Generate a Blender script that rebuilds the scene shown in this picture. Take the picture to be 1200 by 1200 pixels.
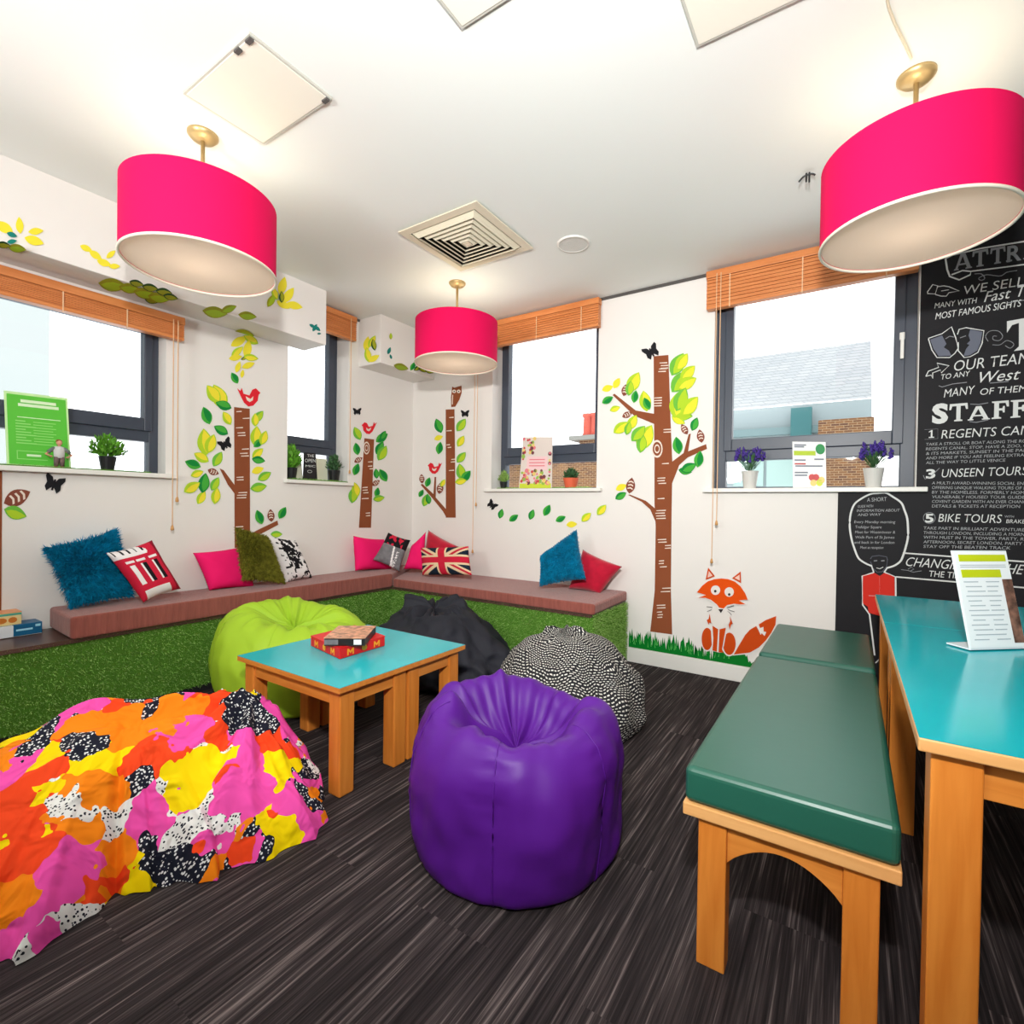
import bpy, bmesh, math, random
import numpy as np
from mathutils import Vector, Matrix, noise
from mathutils.geometry import tessellate_polygon

for o in list(bpy.data.objects):
    bpy.data.objects.remove(o, do_unlink=True)
SC = bpy.context.scene
COL = SC.collection
rnd = random.Random(7)
PI = math.pi

# ------------------------------------------------------------------ camera
F = 598.0
CAM = np.array([3.474, -3.524, 1.10])
def _rot(yaw, pitch, roll):
    cy, sy, cp, sp = math.cos(yaw), math.sin(yaw), math.cos(pitch), math.sin(pitch)
    f = np.array([-sy*cp, cy*cp, sp]); r = np.array([cy, sy, 0.0]); u = np.cross(r, f)
    cr, sr = math.cos(roll), math.sin(roll)
    return cr*r+sr*u, -sr*r+cr*u, f
RX, RU, RF = _rot(math.radians(33.5), math.radians(-.65), math.radians(.82))
cd = bpy.data.cameras.new('camera'); cam = bpy.data.objects.new('camera', cd); COL.objects.link(cam)
cd.sensor_fit = 'HORIZONTAL'; cd.sensor_width = 36.0; cd.lens = F/1200*36; cd.clip_start = .02; cd.clip_end = 200
m = Matrix.Identity(4)
for i in range(3):
    m[i][0], m[i][1], m[i][2], m[i][3] = RX[i], RU[i], -RF[i], CAM[i]
cam.matrix_world = m
SC.camera = cam

# ------------------------------------------------------------------ world, daylight, flash, exposure
SC.view_settings.view_transform = 'Standard'; SC.view_settings.look = 'None'
SC.view_settings.gamma = 1.0; SC.view_settings.use_curve_mapping = False
SC.view_settings.exposure = -0.05
W = bpy.data.worlds.new('overcast_sky'); SC.world = W; W.use_nodes = True
bg = W.node_tree.nodes['Background']; bg.inputs[0].default_value = (0.93, 0.97, 1.0, 1); bg.inputs[1].default_value = 3.0

def area(name, loc, target, size, energy, color=(1, 1, 1)):
    l = bpy.data.lights.new(name, 'AREA'); l.shape = 'DISK'; l.size = size; l.energy = energy; l.color = color
    o = bpy.data.objects.new(name, l); COL.objects.link(o); o.location = loc
    o.rotation_euler = (Vector(target)-Vector(loc)).to_track_quat('-Z', 'Y').to_euler()
    return o
area('flash_bounce', (1.9, -4.7, 1.70), (1.95, -4.1, 2.65), .8, 72, (.985, 1, .985))
fl = area('flash_direct', (3.475, -3.63, 1.80), (1.9, 0, 1.75), .14, 54, (1, .995, .97)); fl.data.spread = math.radians(130)

# ------------------------------------------------------------------ pixel rays onto the planes of the room (floor, walls, table tops)
def V3(*a): return np.array(a, float)
def ray(x, y): return (x-600)/F*RX-(y-600)/F*RU+RF
def on_plane(px, p, n):
    d = ray(*px); n = np.asarray(n, float)
    return CAM+d*(np.dot(np.asarray(p, float)-CAM, n)/np.dot(d, n))
def onA(x, y, o=0.0): return on_plane((x, y), (o, 0, 0), (1, 0, 0))       # wall_left is x = 0
def onB(x, y, o=0.0): return on_plane((x, y), (0, -o, 0), (0, 1, 0))      # wall_back is y = 0
def onZ(x, y, z): return on_plane((x, y), (0, 0, z), (0, 0, 1))

# ------------------------------------------------------------------ materials
def lin(c):
    return tuple(((v/255)/12.92 if v/255 <= .04045 else ((v/255+.055)/1.055)**2.4) for v in c)
MATS = {}
def mat(name, rgb, rough=.6, spec=.4, metal=0.0, var=0.0, vscale=8.0, bump=0.0, bscale=60.0, stretch=(1, 1, 1), sheen=0.0, coat=0.0, trans=0.0):
    if name in MATS: return MATS[name]
    m = bpy.data.materials.new(name); m.use_nodes = True; nt = m.node_tree; b = nt.nodes['Principled BSDF']
    c = lin(rgb)+(1,)
    b.inputs['Base Color'].default_value = c; b.inputs['Roughness'].default_value = rough
    b.inputs['Specular IOR Level'].default_value = spec; b.inputs['Metallic'].default_value = metal
    b.inputs['Sheen Weight'].default_value = sheen; b.inputs['Coat Weight'].default_value = coat
    if var or bump:
        tc = nt.nodes.new('ShaderNodeTexCoord'); mp = nt.nodes.new('ShaderNodeMapping'); mp.inputs['Scale'].default_value = stretch
        nt.links.new(tc.outputs['Object'], mp.inputs[0])
    if var:
        n = nt.nodes.new('ShaderNodeTexNoise'); n.inputs['Scale'].default_value = vscale; n.inputs['Detail'].default_value = 4
        nt.links.new(mp.outputs[0], n.inputs['Vector'])
        r = nt.nodes.new('ShaderNodeValToRGB'); r.color_ramp.elements[0].position = .3; r.color_ramp.elements[1].position = .7
        r.color_ramp.elements[0].color = tuple(v*(1-var) for v in c[:3])+(1,)
        r.color_ramp.elements[1].color = tuple(min(1, v*(1+var)) for v in c[:3])+(1,)
        nt.links.new(n.outputs['Fac'], r.inputs[0]); nt.links.new(r.outputs[0], b.inputs['Base Color'])
    if bump:
        n2 = nt.nodes.new('ShaderNodeTexNoise'); n2.inputs['Scale'].default_value = bscale; n2.inputs['Detail'].default_value = 3
        nt.links.new(mp.outputs[0], n2.inputs['Vector'])
        bp = nt.nodes.new('ShaderNodeBump'); bp.inputs['Strength'].default_value = bump; bp.inputs['Distance'].default_value = .01
        nt.links.new(n2.outputs['Fac'], bp.inputs['Height']); nt.links.new(bp.outputs[0], b.inputs['Normal'])
    MATS[name] = m
    return m
def N(nt, t, **kw):
    n = nt.nodes.new('ShaderNode'+t)
    for k, v in kw.items():
        if k.startswith('i_'): n.inputs[k[2:].replace('_', ' ')].default_value = v
        else: setattr(n, k, v)
    return n
def ramp(nt, stops, interp='LINEAR'):
    r = nt.nodes.new('ShaderNodeValToRGB'); e = r.color_ramp.elements; r.color_ramp.interpolation = interp
    while len(e) < len(stops): e.new(.5)
    for i, (p, c) in enumerate(stops):
        e[i].position = p; e[i].color = lin(c)+(1,)
    return r
def base(name):
    m = bpy.data.materials.new(name); m.use_nodes = True; MATS[name] = m
    return m, m.node_tree, m.node_tree.nodes['Principled BSDF']

M_wall = mat('wall_paint', (236, 232, 227), .7, .25, bump=.03, bscale=35)
M_ceil = mat('ceiling_paint', (240, 242, 238), .75, .2, bump=.02, bscale=20)
M_white = mat('white_gloss_paint', (238, 236, 230), .35, .4)
M_frame = mat('grey_aluminium', (64, 71, 84), .38, .45)
M_chalk = mat('chalkboard_black', (25, 24, 28), .62, .25, var=.18, vscale=3)
M_wht = mat('chalk_white', (226, 228, 226), .9, .1)
M_grey = mat('chalk_grey', (150, 152, 156), .9, .1)
M_black = mat('black_plastic', (18, 18, 20), .4, .5)
M_cream = mat('cream_plastic', (226, 216, 192), .5, .4)
M_brass = mat('aged_brass', (196, 170, 120), .38, .5, metal=.6)

def carpet():
    m, nt, b = base('carpet_planks')
    tc = N(nt, 'TexCoord'); L = nt.links.new
    br = N(nt, 'TexBrick', offset=.5); br.inputs['Scale'].default_value = 1; br.inputs['Mortar Size'].default_value = 0
    br.inputs['Brick Width'].default_value = 1.0; br.inputs['Row Height'].default_value = .25
    br.inputs['Color1'].default_value = (0, 0, 0, 1); br.inputs['Color2'].default_value = (1, 1, 1, 1)
    mp0 = N(nt, 'Mapping'); mp0.inputs['Rotation'].default_value = (0, 0, PI/2)
    L(tc.outputs['Object'], mp0.inputs[0]); L(mp0.outputs[0], br.inputs['Vector'])
    sc = N(nt, 'VectorMath', operation='SCALE'); sc.inputs['Scale'].default_value = 7.0; L(br.outputs['Color'], sc.inputs[0])
    ad = N(nt, 'VectorMath', operation='ADD'); L(tc.outputs['Object'], ad.inputs[0]); L(sc.outputs[0], ad.inputs[1])
    mp = N(nt, 'Mapping'); mp.inputs['Scale'].default_value = (118, 2.0, 1); L(ad.outputs[0], mp.inputs[0])
    n = N(nt, 'TexNoise'); n.inputs['Scale'].default_value = 1; n.inputs['Detail'].default_value = 3; n.inputs['Roughness'].default_value = .65
    L(mp.outputs[0], n.inputs['Vector'])
    r = ramp(nt, [(.30, (26, 22, 23)), (.48, (46, 40, 41)), (.58, (66, 58, 58)), (.72, (126, 114, 112))]); L(n.outputs['Fac'], r.inputs[0])
    L(r.outputs[0], b.inputs['Base Color']); b.inputs['Roughness'].default_value = .85; b.inputs['Specular IOR Level'].default_value = .15
    bp = N(nt, 'Bump'); bp.inputs['Strength'].default_value = .35; bp.inputs['Distance'].default_value = .004
    L(n.outputs['Fac'], bp.inputs['Height']); L(bp.outputs[0], b.inputs['Normal'])
    return m
M_carpet = carpet()
def wood(name, c1, c2, rough=.35, axis=2, scale=6):
    m, nt, b = base(name); L = nt.links.new
    tc = N(nt, 'TexCoord'); mp = N(nt, 'Mapping'); s = [14, 14, 14]; s[axis] = 1.2
    mp.inputs['Scale'].default_value = s; L(tc.outputs['Object'], mp.inputs[0])
    n = N(nt, 'TexNoise'); n.inputs['Scale'].default_value = scale/2; n.inputs['Detail'].default_value = 5; n.inputs['Distortion'].default_value = .4
    L(mp.outputs[0], n.inputs['Vector']); r = ramp(nt, [(.3, c1), (.7, c2)]); L(n.outputs['Fac'], r.inputs[0])
    L(r.outputs[0], b.inputs['Base Color']); b.inputs['Roughness'].default_value = rough
    return m
M_woodz = wood('beech_upright', (210, 120, 42), (230, 144, 60), axis=2)
M_woody = wood('beech_long', (208, 122, 46), (228, 146, 64), axis=1)
M_woodx = wood('beech_cross', (208, 122, 46), (230, 148, 66), axis=0)
M_edge = wood('beech_edge', (222, 160, 96), (236, 180, 116), axis=0)
M_blind = wood('blind_wood', (206, 122, 62), (226, 144, 84), rough=.4, axis=1)
M_blindx = wood('blind_wood_cross', (206, 122, 62), (226, 144, 84), rough=.4, axis=0)
M_turq = mat('turquoise_laminate', (0, 172, 184), .16, .5, var=.05, vscale=3)
M_turq2 = mat('pale_turquoise_laminate', (40, 186, 196), .2, .5, var=.05, vscale=3)
M_vinyl = mat('green_vinyl', (34, 92, 76), .36, .5, bump=.05, bscale=12)
M_cord_brown = mat('brown_corduroy', (150, 84, 74), .85, .1, var=.16, vscale=9, bump=.5, bscale=26, stretch=(6, 6, .6), sheen=.3)
M_board = wood('dark_board', (74, 52, 46), (92, 66, 58), axis=1)
M_plinth = mat('dark_plinth', (36, 34, 38), .6)
def turf_mat():
    m, nt, b = base('artificial_turf'); L = nt.links.new
    tc = N(nt, 'TexCoord'); n = N(nt, 'TexNoise'); n.inputs['Scale'].default_value = 90; n.inputs['Detail'].default_value = 2
    L(tc.outputs['Object'], n.inputs['Vector'])
    r = ramp(nt, [(.32, (96, 146, 52)), (.52, (146, 196, 90)), (.70, (206, 230, 150))]); L(n.outputs['Fac'], r.inputs[0])
    L(r.outputs[0], b.inputs['Base Color']); b.inputs['Roughness'].default_value = .6; b.inputs['Specular IOR Level'].default_value = .2
    return m
M_turf = turf_mat()
M_turf_back = mat('turf_backing', (84, 130, 46), .9, .1)
def glass_mat():
    m, nt, b = base('window_glass'); L = nt.links.new
    out = nt.nodes['Material Output']; nt.nodes.remove(b)
    t = N(nt, 'BsdfTransparent'); g = N(nt, 'BsdfGlossy'); g.inputs['Roughness'].default_value = .02
    fr = N(nt, 'Fresnel'); fr.inputs['IOR'].default_value = 1.3
    mx = N(nt, 'MixShader'); L(fr.outputs[0], mx.inputs[0]); L(t.outputs[0], mx.inputs[1]); L(g.outputs[0], mx.inputs[2]); L(mx.outputs[0], out.inputs[0])
    return m
M_glass = glass_mat()
def shade_mat(name, rgb, tr):
    m, nt, b = base(name); L = nt.links.new
    out = nt.nodes['Material Output']; b.inputs['Base Color'].default_value = lin(rgb)+(1,); b.inputs['Roughness'].default_value = .8
    b.inputs['Specular IOR Level'].default_value = .15
    t = N(nt, 'BsdfTranslucent'); t.inputs[0].default_value = lin(rgb)+(1,)
    mx = N(nt, 'MixShader'); mx.inputs[0].default_value = tr
    L(b.outputs[0], mx.inputs[1]); L(t.outputs[0], mx.inputs[2]); L(mx.outputs[0], out.inputs[0])
    return m
M_pinkshade = shade_mat('pink_lampshade', (232, 14, 88), .10)
M_diffuser = shade_mat('white_diffuser', (236, 228, 222), .5)

def floral_mat():
    m, nt, b = base('floral_fabric'); L = nt.links.new
    tc = N(nt, 'TexCoord')
    n = N(nt, 'TexNoise'); n.inputs['Scale'].default_value = 9; n.inputs['Detail'].default_value = 3; n.inputs['Roughness'].default_value = .5; L(tc.outputs['UV'], n.inputs['Vector'])
    s = N(nt, 'VectorMath', operation='SCALE'); s.inputs['Scale'].default_value = .22; L(n.outputs['Color'], s.inputs[0])
    a = N(nt, 'VectorMath', operation='ADD'); L(tc.outputs['UV'], a.inputs[0]); L(s.outputs[0], a.inputs[1])
    v = N(nt, 'TexVoronoi'); v.inputs['Scale'].default_value = 12.5; v.inputs['Randomness'].default_value = 1.0; L(a.outputs[0], v.inputs['Vector'])
    sep = N(nt, 'SeparateColor'); L(v.outputs['Color'], sep.inputs[0])
    pink, org, red, yel, wh, bk = (250, 84, 178), (255, 138, 20), (250, 74, 30), (255, 222, 0), (242, 240, 236), (30, 32, 46)
    r = ramp(nt, [(0, pink), (.24, org), (.44, red), (.58, yel), (.70, wh), (.85, bk)], 'CONSTANT'); L(sep.outputs[0], r.inputs[0])
    dots = N(nt, 'TexVoronoi'); dots.inputs['Scale'].default_value = 150; dots.inputs['Randomness'].default_value = .8; L(tc.outputs['UV'], dots.inputs['Vector'])
    lt = N(nt, 'Math', operation='LESS_THAN'); lt.inputs[1].default_value = .36; L(dots.outputs['Distance'], lt.inputs[0])
    isw = N(nt, 'Math', operation='GREATER_THAN'); isw.inputs[1].default_value = .70; L(sep.outputs[0], isw.inputs[0])
    mu = N(nt, 'Math', operation='MULTIPLY'); L(lt.outputs[0], mu.inputs[0]); L(isw.outputs[0], mu.inputs[1])
    isb = N(nt, 'Math', operation='GREATER_THAN'); isb.inputs[1].default_value = .85; L(sep.outputs[0], isb.inputs[0])
    dc = N(nt, 'Mix', data_type='RGBA'); dc.inputs[6].default_value = lin((40, 40, 52))+(1,); dc.inputs[7].default_value = lin((235, 235, 235))+(1,); L(isb.outputs[0], dc.inputs[0])
    mx = N(nt, 'Mix', data_type='RGBA'); L(mu.outputs[0], mx.inputs[0]); L(r.outputs[0], mx.inputs[6]); L(dc.outputs[2], mx.inputs[7])
    L(mx.outputs[2], b.inputs['Base Color']); b.inputs['Roughness'].default_value = .8; b.inputs['Specular IOR Level'].default_value = .15
    wn = N(nt, 'TexNoise'); wn.inputs['Scale'].default_value = 9; wn.inputs['Detail'].default_value = 2; wn.inputs['Distortion'].default_value = 1.6; L(tc.outputs['UV'], wn.inputs['Vector'])
    bp = N(nt, 'Bump'); bp.inputs['Strength'].default_value = .8; bp.inputs['Distance'].default_value = .035; L(wn.outputs['Fac'], bp.inputs['Height']); L(bp.outputs[0], b.inputs['Normal'])
    return m
M_floral = floral_mat()
def weave_mat():
    m, nt, b = base('black_white_woven'); L = nt.links.new
    tc = N(nt, 'TexCoord'); n = N(nt, 'TexNoise'); n.inputs['Scale'].default_value = 7; n.inputs['Detail'].default_value = 2; L(tc.outputs['UV'], n.inputs['Vector'])
    s = N(nt, 'VectorMath', operation='SCALE'); s.inputs['Scale'].default_value = .09; L(n.outputs['Color'], s.inputs[0])
    a = N(nt, 'VectorMath', operation='ADD'); L(tc.outputs['UV'], a.inputs[0]); L(s.outputs[0], a.inputs[1])
    br = N(nt, 'TexBrick', offset=.5); br.inputs['Scale'].default_value = 1; br.inputs['Brick Width'].default_value = .022; br.inputs['Row Height'].default_value = .0135
    br.inputs['Mortar Size'].default_value = .0046; br.inputs['Mortar Smooth'].default_value = .1
    br.inputs['Color1'].default_value = lin((236, 234, 226))+(1,); br.inputs['Color2'].default_value = lin((214, 210, 202))+(1,); br.inputs['Mortar'].default_value = lin((20, 20, 26))+(1,)
    L(a.outputs[0], br.inputs['Vector']); L(br.outputs['Color'], b.inputs['Base Color']); b.inputs['Roughness'].default_value = .85
    return m
M_weave = weave_mat()
def brick_mat(name, c1, c2, mo, sc=1.0):
    m, nt, b = base(name); L = nt.links.new
    tc = N(nt, 'TexCoord'); sp = N(nt, 'SeparateXYZ'); L(tc.outputs['Object'], sp.inputs[0])
    ad = N(nt, 'Math', operation='ADD'); L(sp.outputs[0], ad.inputs[0]); L(sp.outputs[1], ad.inputs[1])
    cb = N(nt, 'CombineXYZ'); L(ad.outputs[0], cb.inputs[0]); L(sp.outputs[2], cb.inputs[1])
    br = N(nt, 'TexBrick'); br.inputs['Scale'].default_value = sc*2; br.inputs['Brick Width'].default_value = .23; br.inputs['Row Height'].default_value = .075; br.inputs['Mortar Size'].default_value = .008
    for k, c in (('Color1', c1), ('Color2', c2), ('Mortar', mo)): br.inputs[k].default_value = lin(c)+(1,)
    L(cb.outputs[0], br.inputs['Vector']); L(br.outputs['Color'], b.inputs['Base Color']); b.inputs['Roughness'].default_value = .9
    return m
M_brick = brick_mat('yellow_brick', (116, 78, 42), (78, 46, 30), (150, 128, 100))
M_slate = brick_mat('roof_slates', (146, 150, 152), (156, 158, 158), (128, 132, 134), .5)

# ------------------------------------------------------------------ mesh building
class MB:
    def __init__(s): s.v = []; s.f = []; s.m = []; s.uv = {}
    def add(s, vs, fs, mi=0):
        k = len(s.v); s.v += [tuple(map(float, p)) for p in vs]
        for f in fs: s.f.append(tuple(i+k for i in f)); s.m.append(mi)
        return k
    def box(s, x0, x1, y0, y1, z0, z1, mi=0):
        vs = [(x, y, z) for z in (z0, z1) for y in (y0, y1) for x in (x0, x1)]
        s.add(vs, [(0, 2, 3, 1), (4, 5, 7, 6), (0, 1, 5, 4), (2, 6, 7, 3), (0, 4, 6, 2), (1, 3, 7, 5)], mi); return s
    def obox(s, c, ux, uy, uz, mi=0):
        c, ux, uy, uz = map(np.asarray, (c, ux, uy, uz))
        vs = [c+a*ux+b*uy+d*uz for d in (-.5, .5) for b in (-.5, .5) for a in (-.5, .5)]
        s.add(vs, [(0, 2, 3, 1), (4, 5, 7, 6), (0, 1, 5, 4), (2, 6, 7, 3), (0, 4, 6, 2), (1, 3, 7, 5)], mi); return s
    def flat(s, pts, mi=0):                        # one flat polygon, concave allowed
        tri = tessellate_polygon([[Vector(p) for p in pts]])
        s.add(pts, [tuple(t) for t in tri], mi); return s
    def prism(s, pts, d, mi=0):
        n = len(pts); d = np.asarray(d, float); tri = tessellate_polygon([[Vector(p) for p in pts]])
        vs = [np.asarray(p) for p in pts]+[np.asarray(p)+d for p in pts]
        fs = [tuple(t) for t in tri]+[tuple(i+n for i in reversed(t)) for t in tri]+[(i, (i+1) % n, (i+1) % n+n, i+n) for i in range(n)]
        s.add(vs, fs, mi); return s
    def lathe(s, prof, c=(0, 0, 0), n=32, mi=0, close=True):
        k = []; c = np.asarray(c, float); vs = []
        for r, z in prof:
            for i in range(n): a = 2*PI*i/n; vs.append(c+np.array([r*math.cos(a), r*math.sin(a), z]))
        fs = []
        for j in range(len(prof)-1):
            for i in range(n): fs.append((j*n+i, j*n+(i+1) % n, (j+1)*n+(i+1) % n, (j+1)*n+i))
        if close:
            fs.append(tuple(range(n-1, -1, -1))); fs.append(tuple(range((len(prof)-1)*n, len(prof)*n)))
        s.add(vs, fs, mi); return s
    def tube(s, pts, r, n=8, mi=0):
        pts = [np.asarray(p, float) for p in pts]; rs = r if isinstance(r, (list, tuple)) else [r]*len(pts); vs = []
        for i, p in enumerate(pts):
            t = pts[min(i+1, len(pts)-1)]-pts[max(i-1, 0)]; t = t/(np.linalg.norm(t)+1e-9)
            a = np.cross(t, (0, 0, 1)); 
            if np.linalg.norm(a) < 1e-3: a = np.array([1., 0, 0])
            a /= np.linalg.norm(a); b = np.cross(t, a)
            for k in range(n): q = 2*PI*k/n; vs.append(p+rs[i]*(math.cos(q)*a+math.sin(q)*b))
        fs = [(j*n+i, j*n+(i+1) % n, (j+1)*n+(i+1) % n, (j+1)*n+i) for j in range(len(pts)-1) for i in range(n)]
        fs += [tuple(range(n-1, -1, -1)), tuple(range((len(pts)-1)*n, len(pts)*n))]
        s.add(vs, fs, mi); return s
    def sphere(s, c, rx, ry, rz, n=12, mi=0):
        prof = [(math.sin(PI*i/n), -math.cos(PI*i/n)) for i in range(n+1)]; prof[0] = (1e-3, -1); prof[-1] = (1e-3, 1)
        k = len(s.v); s.lathe(prof, n=2*n, mi=mi)
        for i in range(k, len(s.v)): x, y, z = s.v[i]; s.v[i] = (c[0]+rx*x, c[1]+ry*y, c[2]+rz*z)
        return s
    def build(s, name, mats, parent=None, smooth=False, bevel=0.0, seg=2):
        me = bpy.data.meshes.new(name); me.from_pydata(s.v, [], s.f)
        for mm in (mats if isinstance(mats, (list, tuple)) else [mats]): me.materials.append(mm)
        me.polygons.foreach_set('material_index', s.m)
        me.update()
        bm = bmesh.new(); bm.from_mesh(me); bmesh.ops.recalc_face_normals(bm, faces=bm.faces); bm.to_mesh(me); bm.free()
        if smooth: me.polygons.foreach_set('use_smooth', [True]*len(me.polygons))
        o = bpy.data.objects.new(name, me); COL.objects.link(o)
        if parent is not None: o.parent = parent; o.matrix_parent_inverse = Matrix.Translation(-Vector(parent.location))
        if bevel:
            b = o.modifiers.new('bevel', 'BEVEL'); b.width = bevel; b.segments = seg; b.limit_method = 'ANGLE'; b.angle_limit = math.radians(40)
        return o
def grid(mb, fn, nu, nv, closed=True, mi=0):
    vs = [fn(i/nu, j/nv) for j in range(nv+1) for i in range(nu if closed else nu+1)]
    w = nu if closed else nu+1; fs = []
    for j in range(nv):
        for i in range(nu): i2 = (i+1) % w; fs.append((j*w+i, j*w+i2, (j+1)*w+i2, (j+1)*w+i))
    mb.add(vs, fs, mi)
def tag(o, label, cat, group=None, kind=None):
    o['label'] = label; o['category'] = cat
    if group: o['group'] = group
    if kind: o['kind'] = kind
    return o
def thing(name, label, cat, loc=(0, 0, 0), group=None):
    o = bpy.data.objects.new(name, None); COL.objects.link(o); o.location = tuple(map(float, loc)); o.empty_display_size = .05
    return tag(o, label, cat, group)
def struct(o): o['kind'] = 'structure'; return o
def copy_tree(o, parent=None):
    c = o.copy(); COL.objects.link(c)
    if parent is not None: c.parent = parent; c.matrix_parent_inverse = o.matrix_parent_inverse.copy()
    for ch in list(o.children): copy_tree(ch, c)
    return c
def catmull(P, n):
    P = [np.asarray(p, float) for p in P]; out = []
    for k in range(n+1):
        t = k/n*(len(P)-1); i = min(int(t), len(P)-2); f = t-i
        p0, p1, p2, p3 = P[max(i-1, 0)], P[i], P[i+1], P[min(i+2, len(P)-1)]
        out.append(.5*((2*p1)+(-p0+p2)*f+(2*p0-5*p1+4*p2-p3)*f*f+(-p0+3*p1-3*p2+p3)*f**3))
    return out

# ================================================================== THE ROOM
CEIL = 2.65; XR = 6.2; YF = -6.2; SZA = 1.265; SZB = 1.24
floor = struct(MB().box(-.3, XR+.2, YF-.2, .3, -.1, 0).build('floor', M_carpet))
ceiling = struct(MB().box(-.3, XR+.2, YF-.2, .3, CEIL, CEIL+.1).build('ceiling', M_ceil))
def wall_with_holes(name, axis, lo, hi, inner, outer, holes):
    mb = MB(); cuts = sorted(holes)
    def seg(a, b, z0, z1):
        if b-a < 1e-4 or z1-z0 < 1e-4: return
        if axis == 'y': mb.box(outer, inner, a, b, z0, z1)
        else: mb.box(a, b, inner, outer, z0, z1)
    a = lo
    for h0, h1, z0, z1 in cuts:
        seg(a, h0, 0, CEIL); seg(h0, h1, 0, z0); seg(h0, h1, z1, CEIL); a = h1
    seg(a, hi, 0, CEIL)
    return struct(mb.build(name, M_wall))
WA1 = (-4.30, -2.10, SZA, 2.20); WA2 = (-1.295, -.75, SZA+.01, 2.60)
WB1 = (.925, 1.893, SZB+.005, 2.60); WB2 = (2.715, 3.768, SZB-.005, 2.60)
wall_with_holes('wall_left', 'y', YF, .25, 0, -.25, [WA1, WA2])
wall_with_holes('wall_back', 'x', 0, XR, 0, .25, [WB1, WB2])
struct(MB().box(XR, XR+.2, YF-.2, .25, 0, CEIL).build('wall_right', M_wall))
struct(MB().box(-.25, XR, YF-.2, YF, 0, CEIL).build('wall_front', M_wall))
# boxed soffits along the left wall, and thin dark strips drawn as the shade of the ceiling gap
SOF = .265; SOZ = 2.255
struct(MB().box(0, SOF, YF, -1.165, SOZ, CEIL).build('trim_1', M_wall, bevel=.004))
struct(MB().box(0, SOF, -.65, 0, SOZ, CEIL).build('trim_2', M_wall, bevel=.004))
M_gap = mat('gap_shade_clip_grey', (84, 80, 78), .7)
struct(MB().box(SOF, 3.76, -.012, 0, 2.632, CEIL).build('gap_shade_1', M_gap))
struct(MB().box(0, .012, -1.165, -.65, 2.632, CEIL).build('gap_shade_2', M_gap))
struct(MB().box(2.16, 3.76, -.016, 0, 0, .10).build('baseboard_back', M_white, bevel=.003))

# windows: an Empty per window with frame, transom, panes, sill
def window(name, wall, a0, a1, z0, z1, dep, tz0, tz1, fw=.05, sashw=.045, sill_over=.045, sill_ext=.05, handle=None, tilt=0.0):
    root = bpy.data.objects.new(name, None); COL.objects.link(root); root['kind'] = 'structure'
    def bx(mb, u0, u1, w0, w1, za, zb, mi=0):         # u along the wall, w outward from the room face
        if wall == 'A': mb.box(-w1, -w0, u0, u1, za, zb, mi)
        else: mb.box(u0, u1, w0, w1, za, zb, mi)
    f = MB(); t = .07
    bx(f, a0, a0+fw, dep, dep+t, z0, z1); bx(f, a1-fw, a1, dep, dep+t, z0, z1)
    bx(f, a0+fw, a1-fw, dep, dep+t, z1-fw, z1); bx(f, a0+fw, a1-fw, dep, dep+t, z0, z0+.012)
    f.build('window_frame', M_frame, root, bevel=.003)
    tr = MB(); bx(tr, a0+fw, a1-fw, dep, dep+t, tz0, tz0+(tz1-tz0)*.45); tr.build('transom', M_frame, root, bevel=.003)
    s = MB(); b0, b1, c0, c1 = a0+fw-.012, a1-fw+.012, tz0+(tz1-tz0)*.45, z1-fw+.01
    bx(s, b0, b0+sashw, dep-.015, dep+.05, c0, c1); bx(s, b1-sashw, b1, dep-.015, dep+.05, c0, c1)
    bx(s, b0+sashw, b1-sashw, dep-.015, dep+.05, c0, tz1); bx(s, b0+sashw, b1-sashw, dep-.015, dep+.05, c1-sashw, c1)
    so = s.build('sash', M_frame, root, bevel=.004)
    p = MB(); bx(p, b0+sashw, b1-sashw, dep+.02, dep+.026, tz1, c1-sashw); p.build('window_pane', M_glass, root)
    p = MB(); bx(p, a0+fw, a1-fw, dep+.03, dep+.036, z0+.012, tz0); p.build('window_pane', M_glass, root)
    s = MB(); bx(s, a0-sill_ext, a1+sill_ext, -sill_over, 0, z0-.026, z0); bx(s, a0, a1, 0, dep, z0-.026, z0)
    s.build('window_sill', M_white, root, bevel=.004)
    if handle:
        hm = MB(); u, z = handle; bx(hm, u-.012, u+.012, dep-.035, dep-.015, z-.02, z+.02); bx(hm, u-.008, u+.008, dep-.05, dep-.035, z-.13, z+.015)
        hm.build('window_handle', M_white, root, bevel=.003)
    return root
DEP = .10
window('window_1', 'A', *WA1, DEP, 1.46, 1.60, fw=.05, sashw=.042)
window('window_2', 'A', *WA2, DEP+.05, 1.50, 1.62, fw=.05, sashw=.05, sill_ext=.03)
window('window_3', 'B', *WB1, DEP+.04, 1.46, 1.60, fw=.045, sashw=.045)
window('window_4', 'B', *WB2, DEP-.02, 1.42, 1.56, fw=.065, sashw=.05, handle=(3.70, 2.08))

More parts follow.
